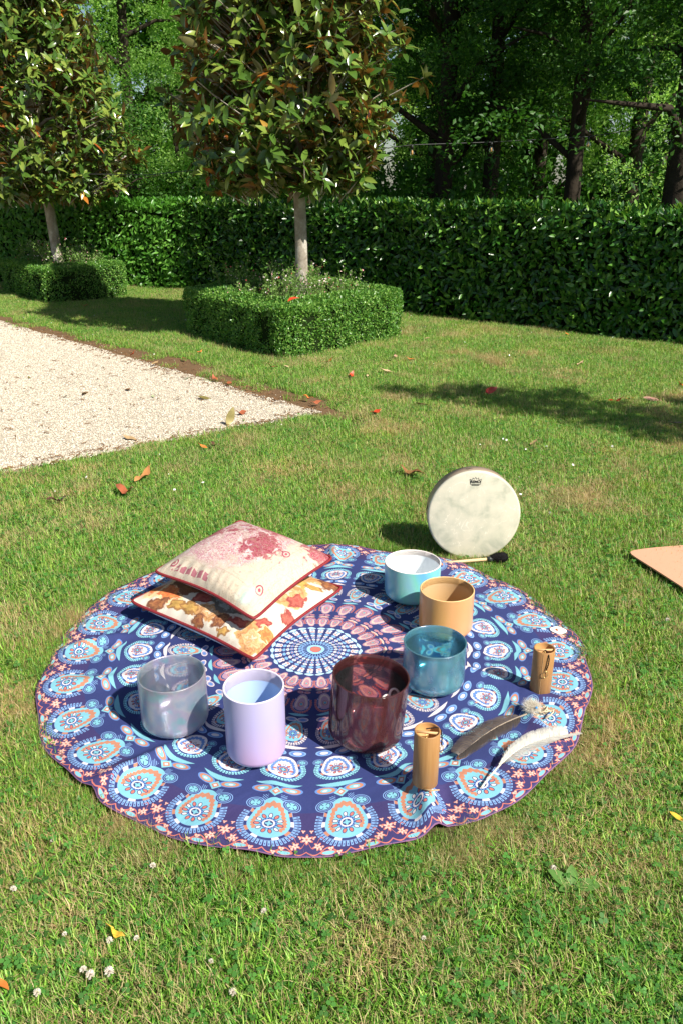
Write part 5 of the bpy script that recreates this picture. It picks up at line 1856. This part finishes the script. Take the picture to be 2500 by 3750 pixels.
# ================================================================== FALLEN LEAVES
FALLEN = [
(-2.65,6.59,0.05,'olive',0,"small dark olive leaf lying alone on the left gravel"),
(-2.00,6.02,0.13,'tan',0,"long tan leaf flat on the open gravel"),
(-2.12,5.92,0.05,'greybrown',1,"little grey curled leaf on the gravel left of the long tan one"),
(-1.70,6.16,0.10,'brown',0,"thin brown leaf beside green sprigs in mid gravel"),
(-1.24,5.84,0.04,'greybrown',1,"tiny dark curl of leaf on the gravel before its pointed end"),
(-1.04,5.87,0.12,'olive',0,"slender olive leaf on the gravel toward its pointed corner"),
(-1.45,5.93,0.06,'palegreen',0,"pale greenish leaf half hidden in the middle of the gravel"),
(-0.70,5.42,0.10,'redbrown',1,"red-brown leaf on the gravel just above the upright olive leaf"),
(-0.75,5.17,0.14,'olivetan',2,"olive tan leaf standing upright at the front edge of the gravel"),
(-1.35,4.82,0.11,'tan',0,"thin straw coloured leaf along the front of the gravel"),
(-1.30,6.55,0.07,'greygreen',0,"grey-green leaf at the gravel's back edge by bare soil"),
(-1.99,7.49,0.07,'red',1,"bright red curled leaf on bare soil behind the gravel"),
(-1.69,7.09,0.09,'tan',0,"pale tan leaf on the line between soil and gravel"),
(-1.46,7.31,0.09,'brown',0,"flat brown leaf on bare soil left of the clipped box"),
(-1.37,7.60,0.08,'orange',1,"orange-brown leaf on grass beneath the box's shaded side"),
(-1.05,6.46,0.09,'redbrown',1,"rusty leaf on the gravel's back edge, left of its pair"),
(-0.91,6.30,0.09,'redbrown',0,"rusty leaf on the gravel's back edge, right of its pair"),
(-0.26,5.80,0.08,'orange',1,"orange and yellow leaf at the tip of the gravel corner"),
(-0.18,5.67,0.08,'redbrown',1,"dark rust leaf on soil just past the gravel tip"),
(-0.10,7.21,0.11,'orange',1,"large orange-brown leaf on grass before the box corner"),
(-0.60,6.90,0.09,'brown',1,"dark brown leaf lying under the box's front corner"),
(-0.48,6.94,0.09,'palebrown',0,"pale brown leaf right beside a darker one under the box corner"),
(-3.45,10.85,0.10,'orange',1,"bright orange leaf on grass by the far left box"),
(-3.17,10.85,0.08,'redbrown',0,"rust leaf on grass right of the bright orange one by the far box"),
(-2.93,10.77,0.08,'palebrown',0,"faded leaf on lit grass between the two boxes"),
(-1.08,4.03,0.13,'orangebrown',1,"curled orange-brown leaf on grass in front of the gravel"),
(-1.13,3.81,0.13,'redbrown',1,"folded red-brown leaf on grass left behind the cushions"),
(-1.44,3.68,0.10,'darkbrown',1,"dark brown crumpled leaf on grass at the far left"),
(-0.84,4.59,0.06,'orange',0,"small orange leaf in grass along the gravel's front edge"),
(-0.79,4.63,0.07,'darkbrown',1,"small dark leaf in grass beside a small orange one"),
(0.39,6.76,0.12,'palebrown',0,"pale cream-brown leaf lying on grass right of the box"),
(0.08,6.55,0.11,'red',1,"vivid red leaf on grass below the right side of the box"),
(0.64,7.25,0.09,'orange',1,"orange leaf with a pale edge on grass right of the box"),
(0.51,7.41,0.09,'pink',0,"pinkish leaf on grass just right of the box"),
(0.43,7.21,0.08,'darkbrown',0,"nearly black leaf by the pinkish one right of the box"),
(0.22,6.55,0.06,'palebrown',1,"small buff leaf between the red and the cream-brown leaf"),
(0.94,8.82,0.07,'redbrown',0,"rust leaf on grass close behind the box's right end"),
(0.91,8.39,0.08,'pink',0,"pale leaf with orange end on grass right of the box end"),
(0.59,5.61,0.11,'palebrown',0,"tan leaf at the left end of the tree shadow on the lawn"),
(0.25,5.40,0.10,'red',1,"dark red leaf in the grass left of the tree shadow"),
(1.13,5.87,0.12,'darkred',2,"deep red leaf standing up inside the tree shadow"),
(2.15,7.05,0.10,'palebrown',1,"buff leaf alone on the sunny lawn near the tall hedge"),
(2.03,5.71,0.10,'red',1,"red leaf on the upper edge of the tree shadow"),
(2.17,5.79,0.09,'yellow',0,"yellow-green leaf right of the red one by the tree shadow"),
(2.32,5.77,0.12,'pink',0,"long pinkish tan leaf above the tree shadow at right"),
(1.19,4.67,0.10,'tan',0,"tan leaf on sunlit grass between the shadow and the drum"),
(0.39,4.08,0.16,'brown',1,"big brown leaf on the grass left behind the frame drum"),
(2.73,6.21,0.07,'orange',1,"orange leaf on grass at the right edge of the view"),
(2.27,5.12,0.10,'greybrown',0,"grey-brown leaf inside the shadow at the right edge"),
(2.46,8.66,0.06,'orange',0,"small orange leaf on grass close to the foot of the tall hedge"),
(-0.47,1.19,0.05,'yellow',1,"yellow leaf among clover in the left foreground grass"),
(0.84,1.53,0.05,'yellow',0,"yellow leaf in the grass right of the round tapestry"),
(-0.67,1.08,0.05,'orange',0,"orange leaf at the lower left corner of the lawn"),
]
LCOL = dict(olive=(.16, .13, .04), tan=(.42, .28, .14), greybrown=(.22, .17, .12), brown=(.24, .11, .045), palegreen=(.42, .46, .26), redbrown=(.34, .10, .045),
            olivetan=(.36, .30, .12), greygreen=(.28, .28, .18), red=(.48, .055, .02), orange=(.62, .19, .04), palebrown=(.58, .40, .24), orangebrown=(.50, .23, .08),
            darkbrown=(.10, .05, .03), pink=(.58, .32, .23), darkred=(.30, .025, .015), yellow=(.72, .46, .05))
lm_ = {}
for k_, v_ in LCOL.items():
    lm_[k_] = simple('fallen_leaf_' + k_, v_, .45, .4, .35, 40, .3)
lr = np.random.default_rng(77)
for (x, y, L, cname, curl, lb) in FALLEN:
    tv_, tf_ = leaf_template(lr.uniform(.36, .46), lr.uniform(-.5, .6) if curl else .2, -.0, 6)
    tv_ = tv_.copy()
    tv_[:, 0] -= .5
    bend = {0: .25, 1: .9, 2: .5}[curl] * lr.uniform(.6, 1.2)
    a = tv_[:, 0] * bend * 1.6
    zc = (1 - np.cos(a)) / max(bend, .1) * .55
    tv_[:, 2] += zc + .10 * bend * np.sin(tv_[:, 0] * 9 + tv_[:, 1] * 5)
    tv_ *= max(L, .03) * (.98 if y > 3 else .75)
    tv_[:, 2] -= tv_[:, 2].min()
    V = np.concatenate([tv_, tv_ - [0, 0, .0008]])
    nn = len(tv_)
    V, F = join([(V, np.concatenate([tf_, tf_[:, ::-1] + nn])), tube([[tv_[:, 0].min() - .018, 0, tv_[1, 2] + .003], [tv_[:, 0].min() + .005, 0, tv_[1, 2]]], [.0011, .0014], 5)])
    ins = inside_gravel(np.array(x), np.array(y)) > 0
    o = obj('fallen_leaf', mesh_np('fallen_leaf', V, F, lm_[cname], True), None, (x, y, .016 if ins else .034))
    o.rotation_euler = (lr.normal(0, .18), lr.normal(0, .18), lr.uniform(0, 6.28))
    if curl == 2: o.rotation_euler = (R(70), R(-12), lr.uniform(-.3, .5)) if cname == 'darkred' else (R(75), R(-70), R(20))
    if curl == 2: o.location.z += L * .38
    tag(o, lb, 'leaf', 'fallen magnolia leaves')
o = obj('fallen_leaf', mesh_np('fallen_leaf', LAUREL[0] * [.12, .16, .3], LAUREL[1], lm_['red'], True), None, (-.50, 7.55, .52), (.2, -.5, .4))
tag(o, 'rust red leaf caught on top of the nearer clipped box', 'leaf', 'fallen magnolia leaves')

# twigs and moss bits on the gravel edge
tw = []
for _ in range(900):
    s_ = lr.uniform(0, 5.5)
    if lr.random() < .55: q = GC + da * s_ + na_out * lr.normal(.03, .09)
    else: q = GC + db * (s_ * .6) + lr.normal(0, .05, 2)
    if lr.random() < .12: q = GC + da * lr.uniform(.3, 3) + db * lr.uniform(.3, 2)
    a = lr.uniform(0, 6.28); L = lr.uniform(.015, .06)
    tw.append(tube([[q[0], q[1], .016], [q[0] + math.cos(a) * L * .5, q[1] + math.sin(a) * L * .5, .02], [q[0] + math.cos(a + .4) * L, q[1] + math.sin(a + .4) * L, .014]], [.003, .0026, .0014], 4, False))
V, F = join(tw)
tag(obj('twig_litter', mesh_np('twig_litter', V, F, simple('dry_twig', (.20, .11, .055), .9, .1, .3, 30))), 'brown twigs and dry bits along the gravel edges', 'litter', kind='stuff')

# clover flowers in the foreground
M_CLV = leaf_mat('clover_floret', [(0, (.66, .60, .48)), (.6, (.80, .77, .70)), (1, (.70, .58, .52))], rough=.8, spec=.1, transl=.25, tl_col=(.75, .70, .62))
dl = rand_dirs(70, lr); dl[:, 2] = np.abs(dl[:, 2]) - .25
V, F, ix = scatter(np.array([[0, .22, 0], [0, -.22, 0], [.8, -.14, 0], [1, 0, .1], [.8, .14, 0]]), np.array([[0, 1, 2, 3, 4]]), dl * .003 + [0, 0, .004], frames(dl + [0, 0, .2], rand_dirs(70, lr)), np.full(70, .0085))
flm = mesh_np('clover_head', V, F, M_CLV, tint=lr.random(70)[ix])
stm = mesh_np('clover_stem', *tube([[0, 0, -.04], [.002, 0, -.02], [0, 0, .002]], .0009, 5), M_STEM)
for (x, y, z, s, lb) in [
    (-0.738, 1.306, .034, 1.0, "white clover flower at the left edge of the foreground grass"),
    (-0.438, 1.372, .034, 1.0, "white clover flower below the tapestry's lower left edge"),
    (-0.467, 1.106, .034, 1.3, "largest white clover flower low in the left foreground"),
    (-0.503, 1.100, .034, 1.2, "white clover flower just left of the largest one"),
    (-0.519, 1.109, .034, 1.0, "small white clover flower at upper left of the pair in the foreground"),
    (-0.486, 1.179, .034, .9, "white clover flower right beside the yellow leaf"),
    (-0.429, 1.182, .034, .8, "pinkish clover flower right of the yellow leaf"),
    (-0.266, 1.129, .034, .7, "small clover flower mid left foreground"),
    (-0.167, 1.248, .034, .9, "clover flower in the middle foreground grass"),
    (-0.213, 1.062, .034, 1.0, "clover flower low in the middle foreground"),
    (-0.596, 1.062, .034, 1.0, "clover flower in the lower left corner grass"),
    (-0.695, 1.448, .034, .9, "clover flower in grass left below the tapestry"),
    (0.172, 1.182, .034, .7, "faint clover flower right of the middle foreground"),
    (0.491, 1.367, .034, .9, "clover flower by the dry patch right of the tapestry"),
    (1.191, 2.500, .034, 1.0, "white clover flower on the lawn far right of the tapestry"),
    (-0.584, 1.192, .034, .7, "tiny clover flower in the left foreground between two larger ones"),
]:
    c_ = thing('clover_flower', lb, 'clover flower', (x, y, z), (lr.normal(0, .25), lr.normal(0, .25), 0), 'white clover flowers in the lawn')
    c_.scale = (s * .72,) * 3
    obj('flower_head', flm, c_); obj('stem', stm, c_)

# broad leaved weed in the right foreground
M_WEED = leaf_mat('plantain_leaf', [(0, (.11, .24, .05)), (1, (.15, .30, .07))], rough=.45, spec=.4, transl=.3)
wl = leaf_template(.62, .18, .22, 6)
root = thing('broad_leaf_weed', 'broad leaved green weed growing in the dry grass at lower right', 'weed', (.525, 1.325, .006))
for a, L, el in ((2.5, .055, .55), (.1, .060, .30), (1.4, .045, .7), (-1.6, .03, .8), (3.6, .035, .6)):
    d = np.array([[math.cos(a) * math.cos(el), math.sin(a) * math.cos(el), math.sin(el)]])
    o = obj('leaf', mesh_np('weed_leaf', wl[0] * L, wl[1], M_WEED, True), root)
    o.matrix_local = Matrix.Translation((.008 * math.cos(a), .008 * math.sin(a), .012)) @ Matrix(frames(d, np.array([[0, 0, 1.]]))[0].tolist()).to_4x4()
